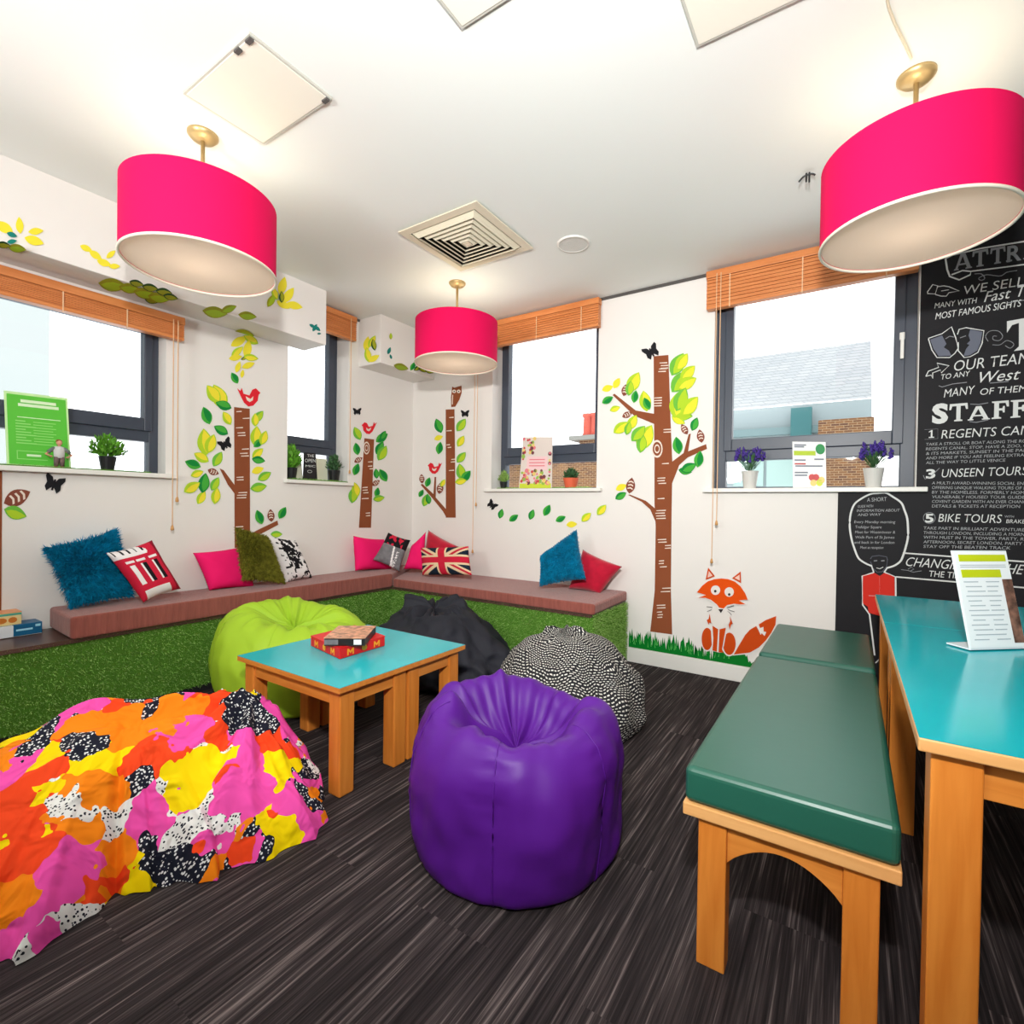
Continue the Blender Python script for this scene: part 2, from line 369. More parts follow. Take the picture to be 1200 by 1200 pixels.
# ================================================================== OUTSIDE
def outside():
    Y = 7.0; P = lambda x, y: onB(x, y, -Y)
    t = thing('neighbouring_house', 'house with pale slate roof seen through the back window nearest the chalkboard', 'house', (3, Y, 0))
    a, b = P(856, 480), P(1022, 466); e0, e1 = P(840, 452), P(1022, 428)
    M_r = mat('pale_render', (140, 152, 154), .9); M_gr = mat('grey_green_metal', (104, 126, 128), .6)
    mb = MB(); zr = a[2]; ztop = e1[2]+.35
    mb.add([(a[0]-.5, Y, zr), (b[0], Y, zr), (b[0], Y+1.6, ztop+.5), (a[0]-.5, Y+1.6, ztop+.5)], [(0, 1, 2, 3)]); mb.build('roof', M_slate, t)
    MB().box(a[0]-.5, b[0], Y, Y+2, -1, zr-.02).build('wall', M_r, t)
    MB().box(a[0]-.5, b[0], Y-.12, Y, zr-.55, zr-.42).build('gutter', M_gr, t)
    c = P(940, 490); MB().box(c[0]-.16, c[0]+.16, Y-.25, Y-.1, c[2]-.6, c[2]+.15).build('rain_hopper', mat('verdigris', (46, 98, 100), .6), t)
    for px in ((880, 548), (920, 548)):
        c = P(*px); w = MB().box(c[0]-.3, c[0]+.22, Y-.04, Y, c[2]-.35, c[2]+.3).build('house_window', mat('pale_green_blind', (150, 176, 170), .6), t)
    p0, p1 = P(962, 512), P(1022, 493)
    w = MB().box(p0[0], p1[0], Y-1.0, Y-.6, p0[2]-1.0, p1[2]-.08).build('brick_wall', M_brick, bevel=.02)
    tag(w, 'low yellow brick wall outside the back window nearest the chalkboard', 'wall')
    q0, q1 = P(1021, 500), P(1052, 500)
    w = MB().box(q0[0], q1[0]+.5, Y-2.6, Y-1.4, -1, 6.5).build('rendered_tower', mat('bright_white_render', (248, 248, 246), .9)); tag(w, 'tall white rendered building corner outside the back window nearest the chalkboard', 'building')
    # through the other back window
    Y = 6.0; P = lambda x, y: onB(x, y, -Y)
    t = thing('chimney_house', 'brick house with red chimney pots outside the narrower back window', 'house', (-1, Y, 0))
    a, b = P(560, 545), P(708, 543)
    MB().box(a[0]-1, b[0]+.35, Y, Y+.8, -1, a[2]+.02).build('wall', M_brick, t)
    c0, c1 = P(664, 518), P(712, 518)
    MB().box(c0[0]+.25, c1[0]+.6, Y+.1, Y+.7, a[2]-.2, c0[2]+.03).build('chimney_stack', M_brick, t)
    MB().box(c0[0]+.05, c1[0]+.7, Y, Y+.8, c0[2]+.03, c0[2]+.12).build('chimney_cap', mat('weathered_stone', (124, 124, 118), .9), t)
    M_pot = mat('terracotta_pot', (190, 84, 68), .8)
    for k, px in enumerate((679, 688, 697)):
        c = P(px, 510); MB().lathe([(.13, 0), (.10, .1), (.09, .42), (.115, .44), (.115, .5), (.07, .5)], (c[0], Y+.4, c0[2]+.12), 16).build('chimney_pot', M_pot, t, smooth=True)
    r = MB(); d0, d1 = P(560, 510), P(628, 518)
    r.add([(d0[0]-2, Y-.2, a[2]), (d1[0]+.2, Y-.2, a[2]), (d0[0]-.5, Y+1.2, d0[2]+.15), (d0[0]-2, Y+1.2, d0[2]+.15)], [(0, 1, 2, 3)]); r.build('roof', M_slate, t)
    # pale block added for the grey gradient in the long left window
    X = -7.0; g0 = onA(58, 450, X)
    w = MB().box(X-3, X, -14, g0[1], -1, 7).build('grey_gradient_block', mat('gradient_block_grey', (160, 166, 164), .9)); tag(w, 'added pale grey block standing in for the grey gradient in the long left window', 'building')
outside()

# ================================================================== BLINDS
def blind(name, label, wall, u0, u1, z0, z1, o=.02, cords=(), lad=3):
    loc = (o, (u0+u1)/2, z0) if wall == 'A' else ((u0+u1)/2, -o, z0)
    t = thing(name, label, 'blind', loc, 'wooden slatted blinds at the windows')
    mt = M_blind if wall == 'A' else M_blindx
    def bx(mb, a, b, w0, w1, za, zb):
        if wall == 'A': mb.box(w0, w1, a, b, za, zb)
        else: mb.box(a, b, -w1, -w0, za, zb)
    h = MB(); bx(h, u0-.004, u1+.004, o, o+.055, z1-.045, z1); h.build('headrail', mt, t, bevel=.003)
    s = MB(); n = 16; zz = z0+.022
    for k in range(n):
        za = zz+(z1-.047-zz)*k/n; bx(s, u0, u1, o+.004, o+.047+.004*(k % 2), za, za+(z1-.047-zz)/n*.80)
    s.build('slat_stack', mt, t)
    r = MB(); bx(r, u0, u1, o+.002, o+.052, z0, z0+.02); r.build('bottom_rail', mt, t, bevel=.003)
    for k in range(lad):
        u = u0+(u1-u0)*(.13+.74*k/max(1, lad-1)); c = MB(); bx(c, u-.003, u+.003, o+.052, o+.054, z0-.008, z1-.02); c.build('ladder_cord', mat('pale_cord', (232, 190, 150), .8), t)
    for u, ze in cords:
        p = (o+.065, u, 0) if wall == 'A' else (u, -o-.065, 0)
        MB().tube([(p[0], p[1], z1-.03), (p[0], p[1], ze)], .0028, 6).build('pull_cord', mat('pale_cord', (232, 190, 150), .8), t)
        MB().lathe([(.003, .028), (.007, .02), (.010, 0), (.004, -.004)], (p[0], p[1], ze-.02), 10).build('cord_tassel', mat('tassel_wood', (214, 160, 100), .5), t, smooth=True)
    return t
blind('window_blind', 'orange wooden slatted blind drawn up over the long left window', 'A', -4.3, -2.035, 2.075, 2.215, .03, [(-2.10, .95), (-2.075, 1.12)], lad=7)
blind('window_blind', 'orange wooden slatted blind drawn up over the narrow left window between the soffits', 'A', -1.16, -.725, 2.44, 2.635, .01, [(-.79, 1.37)], lad=2)
blind('window_blind', 'orange wooden slatted blind drawn up over the window above the leaf trail', 'B', .87, 1.918, 2.425, 2.635, .02, [(.80, .72), (.83, 1.12)])
blind('window_blind', 'orange wooden slatted blind drawn up over the window beside the chalkboard', 'B', 2.675, 3.758, 2.39, 2.635, .02, [(2.74, .775), (2.765, 1.02)])

# ================================================================== CEILING THINGS
def lamp_tree():
    t = thing('pendant_lamp', '', 'lamp', (0, 0, CEIL), 'pink drum pendant lamps')
    zt, h, r = -.275, .29, .285
    MB().lathe([(.002, 0), (.058, 0), (.058, -.008), (.045, -.022), (.012, -.03), (.002, -.03)], (0, 0, CEIL), 28, close=False).build('ceiling_rose', M_brass, t, smooth=True)
    MB().tube([(0, 0, CEIL-.025), (0, 0, CEIL+zt-.12)], .008, 10).build('stem', M_brass, t, smooth=True)
    s = MB(); s.lathe([(r, zt), (r, zt-h), (r-.004, zt-h), (r-.004, zt), (r, zt)], (0, 0, CEIL), 80, close=False)
    sh = s.build('shade', M_pinkshade, t, smooth=True); sh.data.polygons.foreach_set('use_smooth', [True]*len(sh.data.polygons))
    e = sh.modifiers.new('edge', 'EDGE_SPLIT'); e.split_angle = math.radians(40)
    MB().lathe([(r-.0055, zt-.003), (r-.0055, zt-h+.012)], (0, 0, CEIL), 64, close=False).build('shade_lining', mat('white_lining', (240, 236, 228), .8), t)
    k = [(r-.001+.0055*math.cos(a), zt-h+.001+.0055*math.sin(a)) for a in np.linspace(0, 2*PI, 9)]
    MB().lathe(k, (0, 0, CEIL), 80, close=False).build('rim', mat('white_rim', (244, 232, 214), .6), t, smooth=True)
    MB().lathe([(.002, zt-h+.006), (r-.006, zt-h+.006), (r-.006, zt-h+.010), (.002, zt-h+.010)], (0, 0, CEIL), 64, close=False).build('diffuser', M_diffuser, t)
    sp = MB()
    for k in range(3): a = 2*PI*k/3+.3; sp.tube([(0, 0, CEIL+zt-.03), ((r-.004)*math.cos(a), (r-.004)*math.sin(a), CEIL+zt-.008)], .003, 6)
    sp.build('spider_ring', M_brass, t)
    l = bpy.data.lights.new('bulb', 'POINT'); l.energy = 3.2; l.color = (1, .86, .68); l.shadow_soft_size = .04
    o = bpy.data.objects.new('bulb', l); COL.objects.link(o); o.parent = t; o.location = (0, 0, zt-.10)
    return t
lamp0 = lamp_tree()
# the mesh parts above were built around the ceiling height: bring them into the lamp's own frame
for ch in lamp0.children:
    if ch.type == 'MESH': ch.matrix_parent_inverse = Matrix.Translation((0, 0, -CEIL))
lamps = []
for i, (x, y, lab) in enumerate([(1.168, -2.445, 'pink drum pendant lamp hanging below the square access panel near the long left window'),
                                 (1.164, -.766, 'smallest looking pink drum pendant lamp, hanging in front of the far corner'),
                                 (3.643, -1.218, 'pink drum pendant lamp hanging in front of the chalkboard, cut by the frame')]):
    o = lamp0 if i == 0 else copy_tree(lamp0)
    o.location = (x, y, CEIL); o['label'] = lab; lamps.append(o)
pc = [onZ(*p, CEIL-.006) for p in ((1041, -30), (1040, 0), (1048, 25), (1060, 50), (1068, 68))]
MB().tube(catmull(pc, 20), .004, 6).build('power_cord', mat('white_cord', (226, 214, 190), .6), lamps[2])

def vent():
    c = (1.595, -1.195, CEIL); t = thing('ceiling_vent', 'square white air vent with stepped square louvres in the ceiling', 'vent', c)
    def ring(mb, r0, r1, z0, z1):
        a = [(-1, -1), (1, -1), (1, 1), (-1, 1)]
        vs = [(c[0]+x*r, c[1]+y*r, z) for r, z in ((r0, z0), (r1, z1)) for x, y in a]+[(c[0]+x*r, c[1]+y*r, z+.006) for r, z in ((r0, z0), (r1, z1)) for x, y in a]
        fs = []
        for i in range(4):
            j = (i+1) % 4; fs += [(i, j, j+4, i+4), (i+8, i+12, j+12, j+8), (i, i+8, j+8, j), (i+4, j+4, j+12, i+12)]
        mb.add(vs, fs)
    f = MB(); ring(f, .278, .232, CEIL-.014, CEIL-.016); f.build('vent_frame', M_cream, t)
    MB().box(c[0]-.24, c[0]+.24, c[1]-.24, c[1]+.24, CEIL-.004, CEIL-.001).build('cavity_shade', mat('vent_dark', (30, 26, 22), .8), t)  # thin dark sheet stands in for the shaded hollow behind the louvres
    for k in range(6):
        r = .222-.034*k; l = MB(); ring(l, r, r-.024, CEIL-.012, CEIL-.034); l.build('louvre', M_cream, t)
    MB().box(c[0]-.02, c[0]+.02, c[1]-.02, c[1]+.02, CEIL-.034, CEIL-.028).build('vent_centre', M_cream, t)
vent()
t = thing('ceiling_speaker', 'round white ceiling speaker grille right of the square vent', 'speaker', (2.09, -.82, CEIL))
MB().lathe([(.002, -.008), (.082, -.008), (.082, 0), (.002, 0)], (2.09, -.82, CEIL), 40, close=False).build('grille', mat('speaker_white', (226, 225, 220), .8, bump=.3, bscale=400), t)
MB().lathe([(.083, 0), (.083, -.010), (.093, -.008), (.096, 0)], (2.09, -.82, CEIL), 40, close=False).build('speaker_rim', M_white, t, smooth=True)
M_panel = mat('panel_cream', (238, 234, 220), .6); M_lip = mat('panel_grey_seal', (196, 194, 184), .6)
def panel(label, x0, x1, y0, y1, extra=False):
    t = thing('access_panel', label, 'ceiling panel', ((x0+x1)/2, (y0+y1)/2, CEIL), 'square ceiling access panels')
    MB().box(x0+.008, x1-.008, y0+.008, y1-.008, CEIL-.012, CEIL).build('panel_board', M_panel, t, bevel=.002)
    f = MB()
    for a in ((x0, x1, y0, y0+.008), (x0, x1, y1-.008, y1), (x0, x0+.008, y0+.008, y1-.008), (x1-.008, x1, y0+.008, y1-.008)): f.box(*a, CEIL-.010, CEIL)
    f.build('panel_surround', M_lip, t)
    if extra:
        for x, y in ((x1-.02, y0+.012), (x1-.02, y1-.012), (x1-.09, y0+.012)): MB().box(x-.014, x+.014, y-.008, y+.008, CEIL-.018, CEIL-.011).build('clip', M_gap, t)
panel('square cream access panel above the lamp by the long left window', 1.345, 1.80, -2.60, -2.28, True)
panel('pale access panel cut by the top of the frame, left of the larger one', 2.40, 2.9, -2.75, -2.235)
panel('larger pale access panel cut by the top of the frame, nearest the chalkboard lamp', 3.02, 3.6, -2.4, -1.76)
t = thing('ceiling_hook', 'small black hook screwed in the ceiling beside the chalkboard lamp', 'hook', onZ(945, 203, CEIL))
c = onZ(945, 203, CEIL)
MB().tube(catmull([c+V3(-.03, 0, -.03), c+V3(-.01, 0, -.012), c+V3(.02, 0, -.010), c+V3(.035, 0, -.02)], 12), .004, 6).build('hook_arm', M_black, t)
MB().tube([c, c+V3(0, 0, -.04)], .004, 6).build('hook_stem', M_black, t)
MB().tube([c+V3(.012, 0, 0), c+V3(.012, 0, -.045)], .004, 6).build('hook_stem', M_black, t)

# ================================================================== TURF BENCH AND SEAT PADS
BD = .37; BDB = .60; BXE = 2.16; BZ = .43; BY0 = YF+.6
def blades(mb, n, fn, ln=(.010, .022), w=.0035):
    for _ in range(n):
        p, nrm, along = fn(); L = rnd.uniform(*ln)
        up = np.array([0, 0, 1.0]); d = nrm*L+up*L*rnd.uniform(-.7, .7)+along*L*rnd.uniform(-.6, .6)
        s = (along*rnd.uniform(-1, 1)+up*rnd.uniform(-1, 1)); s = s/(np.linalg.norm(s)+1e-6)*w/2
        mb.add([p-s, p+s, p+d], [(0, 1, 2)])
def bench():
    t = thing('turf_bench', 'L-shaped built-in bench faced with artificial green turf around the far corner', 'bench', (.3, -.3, 0))
    b = MB(); b.box(.01, BD-.012, BY0, -.02, .04, BZ-.02); b.box(BD-.012, BXE-.012, -BDB+.012, -.02, .04, BZ-.02)
    b.build('bench_carcass', M_turf_back, t)
    b = MB(); b.box(.006, BD, BY0, -.006, BZ-.02, BZ); b.box(BD, BXE-.02, -BDB, -.006, BZ-.02, BZ); b.build('seat_board', M_board, t)
    b = MB(); b.box(.01, BD-.02, BY0, -.02, 0, .04); b.box(BD-.02, BXE-.02, -BDB+.02, -.02, 0, .04); b.build('plinth', M_plinth, t)
    Y1 = -BDB
    g = MB(); blades(g, 30000, lambda: (V3(BD-.012, rnd.uniform(-3.9, Y1+.01), rnd.uniform(.035, BZ-.002)), V3(1, 0, 0), V3(0, 1, 0)))
    o = g.build('turf_facing', M_turf, t); o['kind'] = 'stuff'
    g = MB(); blades(g, 17000, lambda: (V3(rnd.uniform(BD, BXE), Y1+.012, rnd.uniform(.005, BZ-.002)), V3(0, -1, 0), V3(1, 0, 0)))
    o = g.build('turf_facing', M_turf, t); o['kind'] = 'stuff'
    g = MB(); blades(g, 6500, lambda: (V3(BXE-.012, rnd.uniform(Y1, -.004), rnd.uniform(.005, BZ-.002)), V3(1, 0, 0), V3(0, 1, 0)))
    o = g.build('turf_facing', M_turf, t); o['kind'] = 'stuff'
bench()
def pad(name, label, pts, z0, z1):
    mb = MB(); mb.prism([(x, y, z0) for x, y in pts], (0, 0, z1-z0)); o = mb.build(name, M_cord_brown, None, bevel=.014, seg=3)
    tag(o, label, 'seat cushion', 'brown corduroy bench pads'); return o
ZA, ZB = .54, .50
pad('seat_pad', 'long brown corduroy seat pad on the turf bench under the left windows', [(.01, -2.64), (BD+.02, -2.66), (BD+.02, -BDB-.012), (.01, -.006)], BZ+.003, ZA)
pad('seat_pad', 'brown corduroy seat pad on the turf bench under the back window', [(.016, -.006), (BD+.03, -BDB-.015), (BXE+.01, -BDB-.015), (BXE-.01, -.006)], BZ+.003, ZB)

# ================================================================== SCATTER CUSHIONS
def pillow(name, label, corners, thick, mats, pat=None, n=28, fur=None, pinch=.07, wr=.006, parent=None, seed=0):
    """corners BL, BR, TR, TL in space; mats a material or list; pat(u,v) picks one"""
    BL, BR, TR, TL = [np.asarray(c, float) for c in corners]
    nrm = np.cross(BR-BL, TL-BL); nrm /= np.linalg.norm(nrm)
    if np.dot(nrm, CAM-BL) < 0: nrm = -nrm
    def mid(u, v):
        U, Vv = 2*u-1, 2*v-1
        u2 = .5+.5*U*(1-pinch*(1-Vv*Vv)); v2 = .5+.5*Vv*(1-pinch*(1-U*U))
        return BL*(1-u2)*(1-v2)+BR*u2*(1-v2)+TR*u2*v2+TL*(1-u2)*v2
    def pt(u, v, s):
        U, Vv = 2*u-1, 2*v-1
        h = thick/2*max(0, (1-U**4)*(1-Vv**4))**.55
        p = mid(u, v)+nrm*h*s
        if h > 0: p = p+nrm*s*wr*noise.noise(Vector((u*4+seed, v*4, s*3+seed)))*min(1, h/(thick*.2))
        return p
    mb = MB()
    for s in (1, -1):
        vs = [pt(i/n, j/n, s) for j in range(n+1) for i in range(n+1)]
        k = mb.add(vs, [], 0)
        for j in range(n):
            for i in range(n):
                a = k+j*(n+1)+i; mb.f.append((a, a+1, a+n+2, a+n+1))
                mb.m.append(pat((i+.5)/n, (j+.5)/n) if (pat and s == 1) else 0)
    o = mb.build(name, mats, parent, smooth=True)
    bm = bmesh.new(); bm.from_mesh(o.data); bmesh.ops.remove_doubles(bm, verts=bm.verts, dist=1e-5); bmesh.ops.recalc_face_normals(bm, faces=bm.faces); bm.to_mesh(o.data); bm.free()
    if label: tag(o, label, 'cushion', 'scatter cushions along the turf bench')
    if fur:
        cnt, L, fm = fur; g = MB(); r = random.Random(seed+3)
        for _ in range(cnt):
            u, v = r.random(), r.random(); s = 1 if r.random() < .85 else -1
            p = pt(u, v, s); e = .01
            d = (p-mid(.5, .5)); d = d/(np.linalg.norm(d)+1e-6)*.8+nrm*s*.7+V3(0, 0, -.35)+V3(*[r.uniform(-.6, .6) for _ in range(3)])
            d /= np.linalg.norm(d); a = np.cross(d, V3(r.uniform(-1, 1), r.uniform(-1, 1), r.uniform(-1, 1))); a = a/(np.linalg.norm(a)+1e-6)*.0026
            l = L*r.uniform(.6, 1.2); g.add([p-a, p+a, p+d*l], [(0, 1, 2)])
        f = g.build('fur', fm, o); f['kind'] = 'stuff'; f.matrix_parent_inverse = Matrix.Identity(4)
    return o
def pA(px, x0, z0, tilt=.30): return on_plane(px, (x0, 0, z0), (1, 0, tilt))
def pB(px, y0, z0, tilt=.30): return on_plane(px, (0, -y0, z0), (0, -1, tilt))
M_teal = mat('teal_plush', (0, 108, 146), .95, .1, var=.3, vscale=20, sheen=.2); M_tealf = mat('teal_fur', (0, 134, 176), .8, .15, var=.35, vscale=30)
M_olive = mat('olive_plush', (92, 92, 26), .95, .1, var=.3, vscale=20); M_olivef = mat('olive_fur', (128, 124, 42), .8, .15, var=.4, vscale=40)
M_hot = mat('hot_pink_cotton', (246, 28, 110), .8, .15, bump=.1, bscale=50); M_crim = mat('crimson_velvet', (190, 20, 52), .8, .15, var=.15, vscale=20, sheen=.3)
M_busred = mat('print_red', (206, 34, 62), .8, .15); M_pwhite = mat('print_white', (238, 234, 234), .8, .15); M_pblack = mat('print_black', (26, 24, 28), .8, .15)
M_pgrey = mat('print_grey', (120, 118, 122), .8, .15, var=.2, vscale=30); M_navy = mat('print_navy', (24, 40, 56), .8, .15); M_pcream = mat('print_cream', (234, 206, 168), .8, .15)
M_dred = mat('print_dark_red', (150, 24, 46), .8, .15)

pillow('scatter_cushion', 'large fluffy teal cushion at the open left end of the brown bench pad', [pA(p, .17, ZA) for p in ((82, 712), (156, 699), (136, 620), (50, 643))], .13, [M_teal], fur=(9000, .028, M_tealf), seed=1, n=20)
def bus(u, v):
    if v < .17 and .12 < u < .75: return 1
    if v > .82 and u < .5 + .2*math.sin(9*v): return 1 if not (.3 < (u*7) % 1 < .55 and v > .88) else 2
    for a, b in ((.14, .26), (.38, .52), (.66, .80)):
        if a < u < b and .28 < v < .66: return 2 if (a > .3 and u > (a+b)/2-.02) else 1
        if a-.03 < u < b+.03 and .70 < v < .76: return 1
    if u > .88: return 3
    return 0
pillow('scatter_cushion', 'red and white bus print cushion leaning beside the large fluffy teal one', [pA(p, .33, ZA) for p in ((168, 706), (212, 690), (178, 633), (124, 648))], .10, [M_busred, M_pwhite, M_pblack, M_dred], pat=bus, n=44, seed=2)
pillow('scatter_cushion', 'plain hot pink cushion beside the shaggy olive one', [pA(p, .13, ZA) for p in ((245, 692), (298, 688), (287, 640), (226, 648))], .11, M_hot, seed=3)
pillow('scatter_cushion', 'shaggy olive green cushion in front of the tree trunk', [pA(p, .27, ZA) for p in ((284, 680), (334, 684), (311, 629), (276, 618))], .12, [M_olive], fur=(8000, .022, M_olivef), seed=4, n=20)
def bw(u, v):
    a = noise.noise(Vector((u*6, v*9, 3.1)))+.5*noise.noise(Vector((u*17, v*23, 1.)))
    if u < .22: return 1 if (int(v*22) % 3 == 0 and .1 < u and a > -.1) else 0
    return 1 if a > (-.25 if .3 < u < .72 and v > .3 else .12) else 0
pillow('scatter_cushion', 'black and white printed cushion behind the shaggy olive one', [pA(p, .15, ZA) for p in ((334, 684), (366, 677), (346, 633), (312, 627))], .10, [M_pwhite, M_pblack], pat=bw, n=48, seed=5)
pillow('scatter_cushion', 'plain hot pink cushion in the corner, left of the grey picture cushion', [pA(p, .13, ZA, .25) for p in ((416, 669), (459, 668), (450, 632), (414, 628))], .12, M_hot, seed=6)
def street(u, v):
    if v > .62: return (2 if (noise.noise(Vector((u*7, v*9, .3))) > .05 and .15 < u < .8) else 3)
    if abs(u-.5+.25*(v-.6)) < .035 or (v < .5 and abs(u-.72) < .05 and noise.noise(Vector((u*20, v*25, 0))) > 0): return 1
    return 0
dg = lambda px: on_plane(px, (.40, -.47, ZA), (.75, -.66, .3))
pillow('scatter_cushion', 'grey cushion with a street picture and red top, between the pink ones in the corner', [dg(p) for p in ((437, 656), (468, 670), (481, 633), (455, 624))], .08, [M_pgrey, M_pwhite, M_busred, M_pblack], pat=street, n=40, seed=7)
pillow('scatter_cushion', 'narrow looking hot pink cushion turned edge on, right of the grey picture cushion', [on_plane(p, (.52, -.30, ZB), (.5, -.8, .3)) for p in ((473, 667), (497, 669), (499, 623), (482, 640))], .10, M_hot, seed=8)
pillow('scatter_cushion', 'crimson cushion behind the flag cushion', [pB(p, .18, ZB) for p in ((494, 668), (532, 670), (538, 641), (502, 621))], .11, M_crim, seed=9)
def flag(u, v):
    x, y = (u-.5)*2, (v-.5)*1.2
    if abs(x) < .13 or abs(y) < .13: return 0
    if abs(x) < .22 or abs(y) < .22: return 1
    d = abs(y)-abs(x)*.6
    if abs(d+.02) < .045: return 0
    if abs(d) < .16: return 1
    return 2
pillow('scatter_cushion', 'oblong cushion with a red, cream and navy union flag', [pB(p, .42, ZB) for p in ((495, 674), (553, 674), (549, 640), (493, 642))], .10, [M_busred, M_pcream, M_navy], pat=flag, n=56, seed=10, pinch=.04)
pillow('scatter_cushion', 'teal plush cushion standing on one corner near the right end of the bench', [pB(p, .37, ZB) for p in ((633, 687), (687, 679), (676, 620), (634, 652))], .13, [M_teal], fur=(7000, .012, M_tealf), seed=11, n=20)
pillow('scatter_cushion', 'crimson cushion leaning at the right end of the bench, beside the teal one', [pB(p, .19, ZB) for p in ((666, 690), (703, 696), (729, 664), (683, 644))], .12, M_crim, seed=12)

# ================================================================== BEAN BAGS
def bag(name, label, c, rx, ry, rot, prof, M, seams=6, phase=0.0, amp=.02, fold=.02, nfold=18, lump=.02, lean=(0, 0), nu=144, nv=64, seed=0, uvs=1.0, shape=None, pucker=.004, wr=.5, seam_part=True):
    P = catmull([(r, z, 0) for r, z in prof], nv); H = max(p[1] for p in P)
    ca, sa = math.cos(rot), math.sin(rot)
    arc = [0]
    for a, b in zip(P, P[1:]): arc.append(arc[-1]+math.hypot(b[0]-a[0], b[1]-a[1]))
    top = max(range(nv+1), key=lambda j: P[j][1])
    def pt(u, v):
        th = 2*PI*u; j = int(round(v*nv)); r, z, _ = P[j]; r = max(r, .0005); zf = z/H
        ph = ((th+phase)*seams/(2*PI)) % 1.0; ds = min(ph, 1-ph)/seams*2*PI
        side = min(1, max(0, (arc[j]-.2)/.1)) if j <= top else 1
        e = math.exp(-(ds/.10)**2)
        r2 = r*(1-amp*3*e*(1 if j > 4 else 0))
        r2 += pucker*math.exp(-(ds/.22)**2)*(math.sin(arc[j]*150+3*noise.noise(Vector((ph*6, arc[j]*9, seed))))*.7+noise.noise(Vector((ph*9, arc[j]*40, seed))))*side*(j < top)*(.4+.6*abs(noise.noise(Vector((arc[j]*5, seed, ph)))*2))
        inner = min(1, max(0, (j-top*.80)/(nv-top)*2.2)) if j > top*.8 else 0
        fo = fold*inner*(noise.noise(Vector((math.cos(th)*nfold/4, math.sin(th)*nfold/4, seed+r)))+.4*noise.noise(Vector((math.cos(th)*nfold/1.6, math.sin(th)*nfold/1.6, seed+9))))*min(1, r/.05)
        n1 = noise.noise(Vector((math.cos(th)*1.6*r/.3+seed, math.sin(th)*1.6*r/.3, z*4)))*lump
        n2 = noise.noise(Vector((math.cos(th)*5*r/.3+seed, math.sin(th)*5*r/.3, z*13)))*lump*wr*.5
        up = 0 if j <= 3 else min(1, arc[j]/.12)
        r2 = r2*(1+(n1+n2)*3*up)
        x, y = r2*rx*math.cos(th), r2*ry*math.sin(th); zz = z+(fo-amp*.5*e*inner+n1*.6*up) if j > 3 else z
        if shape: x, y, zz = shape(x, y, zz, th, zf)
        x += lean[0]*zz; y += lean[1]*zz
        return (c[0]+x*ca-y*sa, c[1]+x*sa+y*ca, max(.002, zz))
    mb = MB(); grid(mb, pt, nu, nv)
    mb.f.append(tuple(range(nu-1, -1, -1))); mb.m.append(0)
    o = mb.build(name, M, None, smooth=True)
    me = o.data; uvl = me.uv_layers.new(name='UVMap')
    per = 2*PI*.35
    for p in me.polygons:
        us = [(me.loops[l].vertex_index % nu)/nu for l in p.loop_indices]; wrap = max(us)-min(us) > .5
        for l, u in zip(p.loop_indices, us):
            vi = me.loops[l].vertex_index; j = min(vi//nu, nv)
            uvl.data[l].uv = ((u+1 if wrap and u < .5 else u)*per*uvs, arc[j]*uvs)
    tag(o, label, 'bean bag')
    if seam_part:
        for k in range(seams):
            th = (2*PI*k/seams-phase) % (2*PI); s = MB()
            path = [np.array(pt(th/(2*PI), j/nv)) for j in range(4, top+2, 2)]
            path = [p+np.array([(p[0]-c[0])*.004, (p[1]-c[1])*.004, 0]) for p in path]
            s.tube(path, .0022, 5); q = s.build('seam', M, o, smooth=True); q.matrix_parent_inverse = Matrix.Identity(4)
    return o
M_purple = mat('purple_nylon', (84, 22, 134), .48, .3, bump=.06, bscale=18)
M_lime = mat('lime_nylon', (168, 206, 50), .55, .3, bump=.06, bscale=18)
M_blackbag = mat('black_canvas', (36, 37, 46), .7, .3, bump=.08, bscale=30)
bag('bean_bag', 'round purple nylon bean bag in the middle of the carpet', (2.565, -2.105), 1, 1, 0,
    [(.25, .002), (.31, .005), (.335, .05), (.346, .14), (.345, .24), (.335, .33), (.312, .40), (.275, .442), (.232, .446), (.195, .415), (.15, .345), (.08, .30), (.002, .295)],
    M_purple, seams=6, phase=1.18, amp=.006, fold=.095, nfold=8, lump=.03, seed=5, pucker=.005)
bag('bean_bag', 'large lime green bean bag between the small turquoise table and the turf bench', (.84, -1.78), 1.04, .96, .4,
    [(.26, .002), (.36, .008), (.40, .08), (.42, .18), (.415, .29), (.38, .39), (.31, .455), (.24, .47), (.17, .44), (.10, .40), (.04, .385), (.002, .385)],
    M_lime, seams=6, phase=.3, amp=.012, fold=.06, nfold=16, lump=.02, seed=11,
    shape=lambda x, y, z, th, zf: (x, y, z*(1+.20*max(-1, min(1, -x*1.6+y*.6)))))
bag('bean_bag', 'slumped black bean bag behind the small turquoise table', (1.32, -1.02), 1.05, .9, .3,
    [(.24, .002), (.36, .008), (.41, .07), (.42, .16), (.38, .26), (.31, .34), (.24, .40), (.20, .43), (.15, .44), (.08, .42), (.002, .41)],
    M_blackbag, seams=5, phase=.5, amp=.012, fold=.10, nfold=12, lump=.055, seed=27, lean=(-.25, .1), wr=1.3)
bag('bean_bag', 'black and white patterned bean bag behind the purple one', (2.30, -1.18), .98, .90, .2,
    [(.24, .002), (.34, .006), (.385, .06), (.40, .14), (.375, .23), (.32, .30), (.25, .37), (.17, .425), (.09, .45), (.04, .455), (.002, .455)],
    M_weave, seams=4, phase=.2, amp=.018, fold=.05, nfold=12, lump=.04, seed=33, lean=(-.1, .05), wr=.9, seam_part=False)

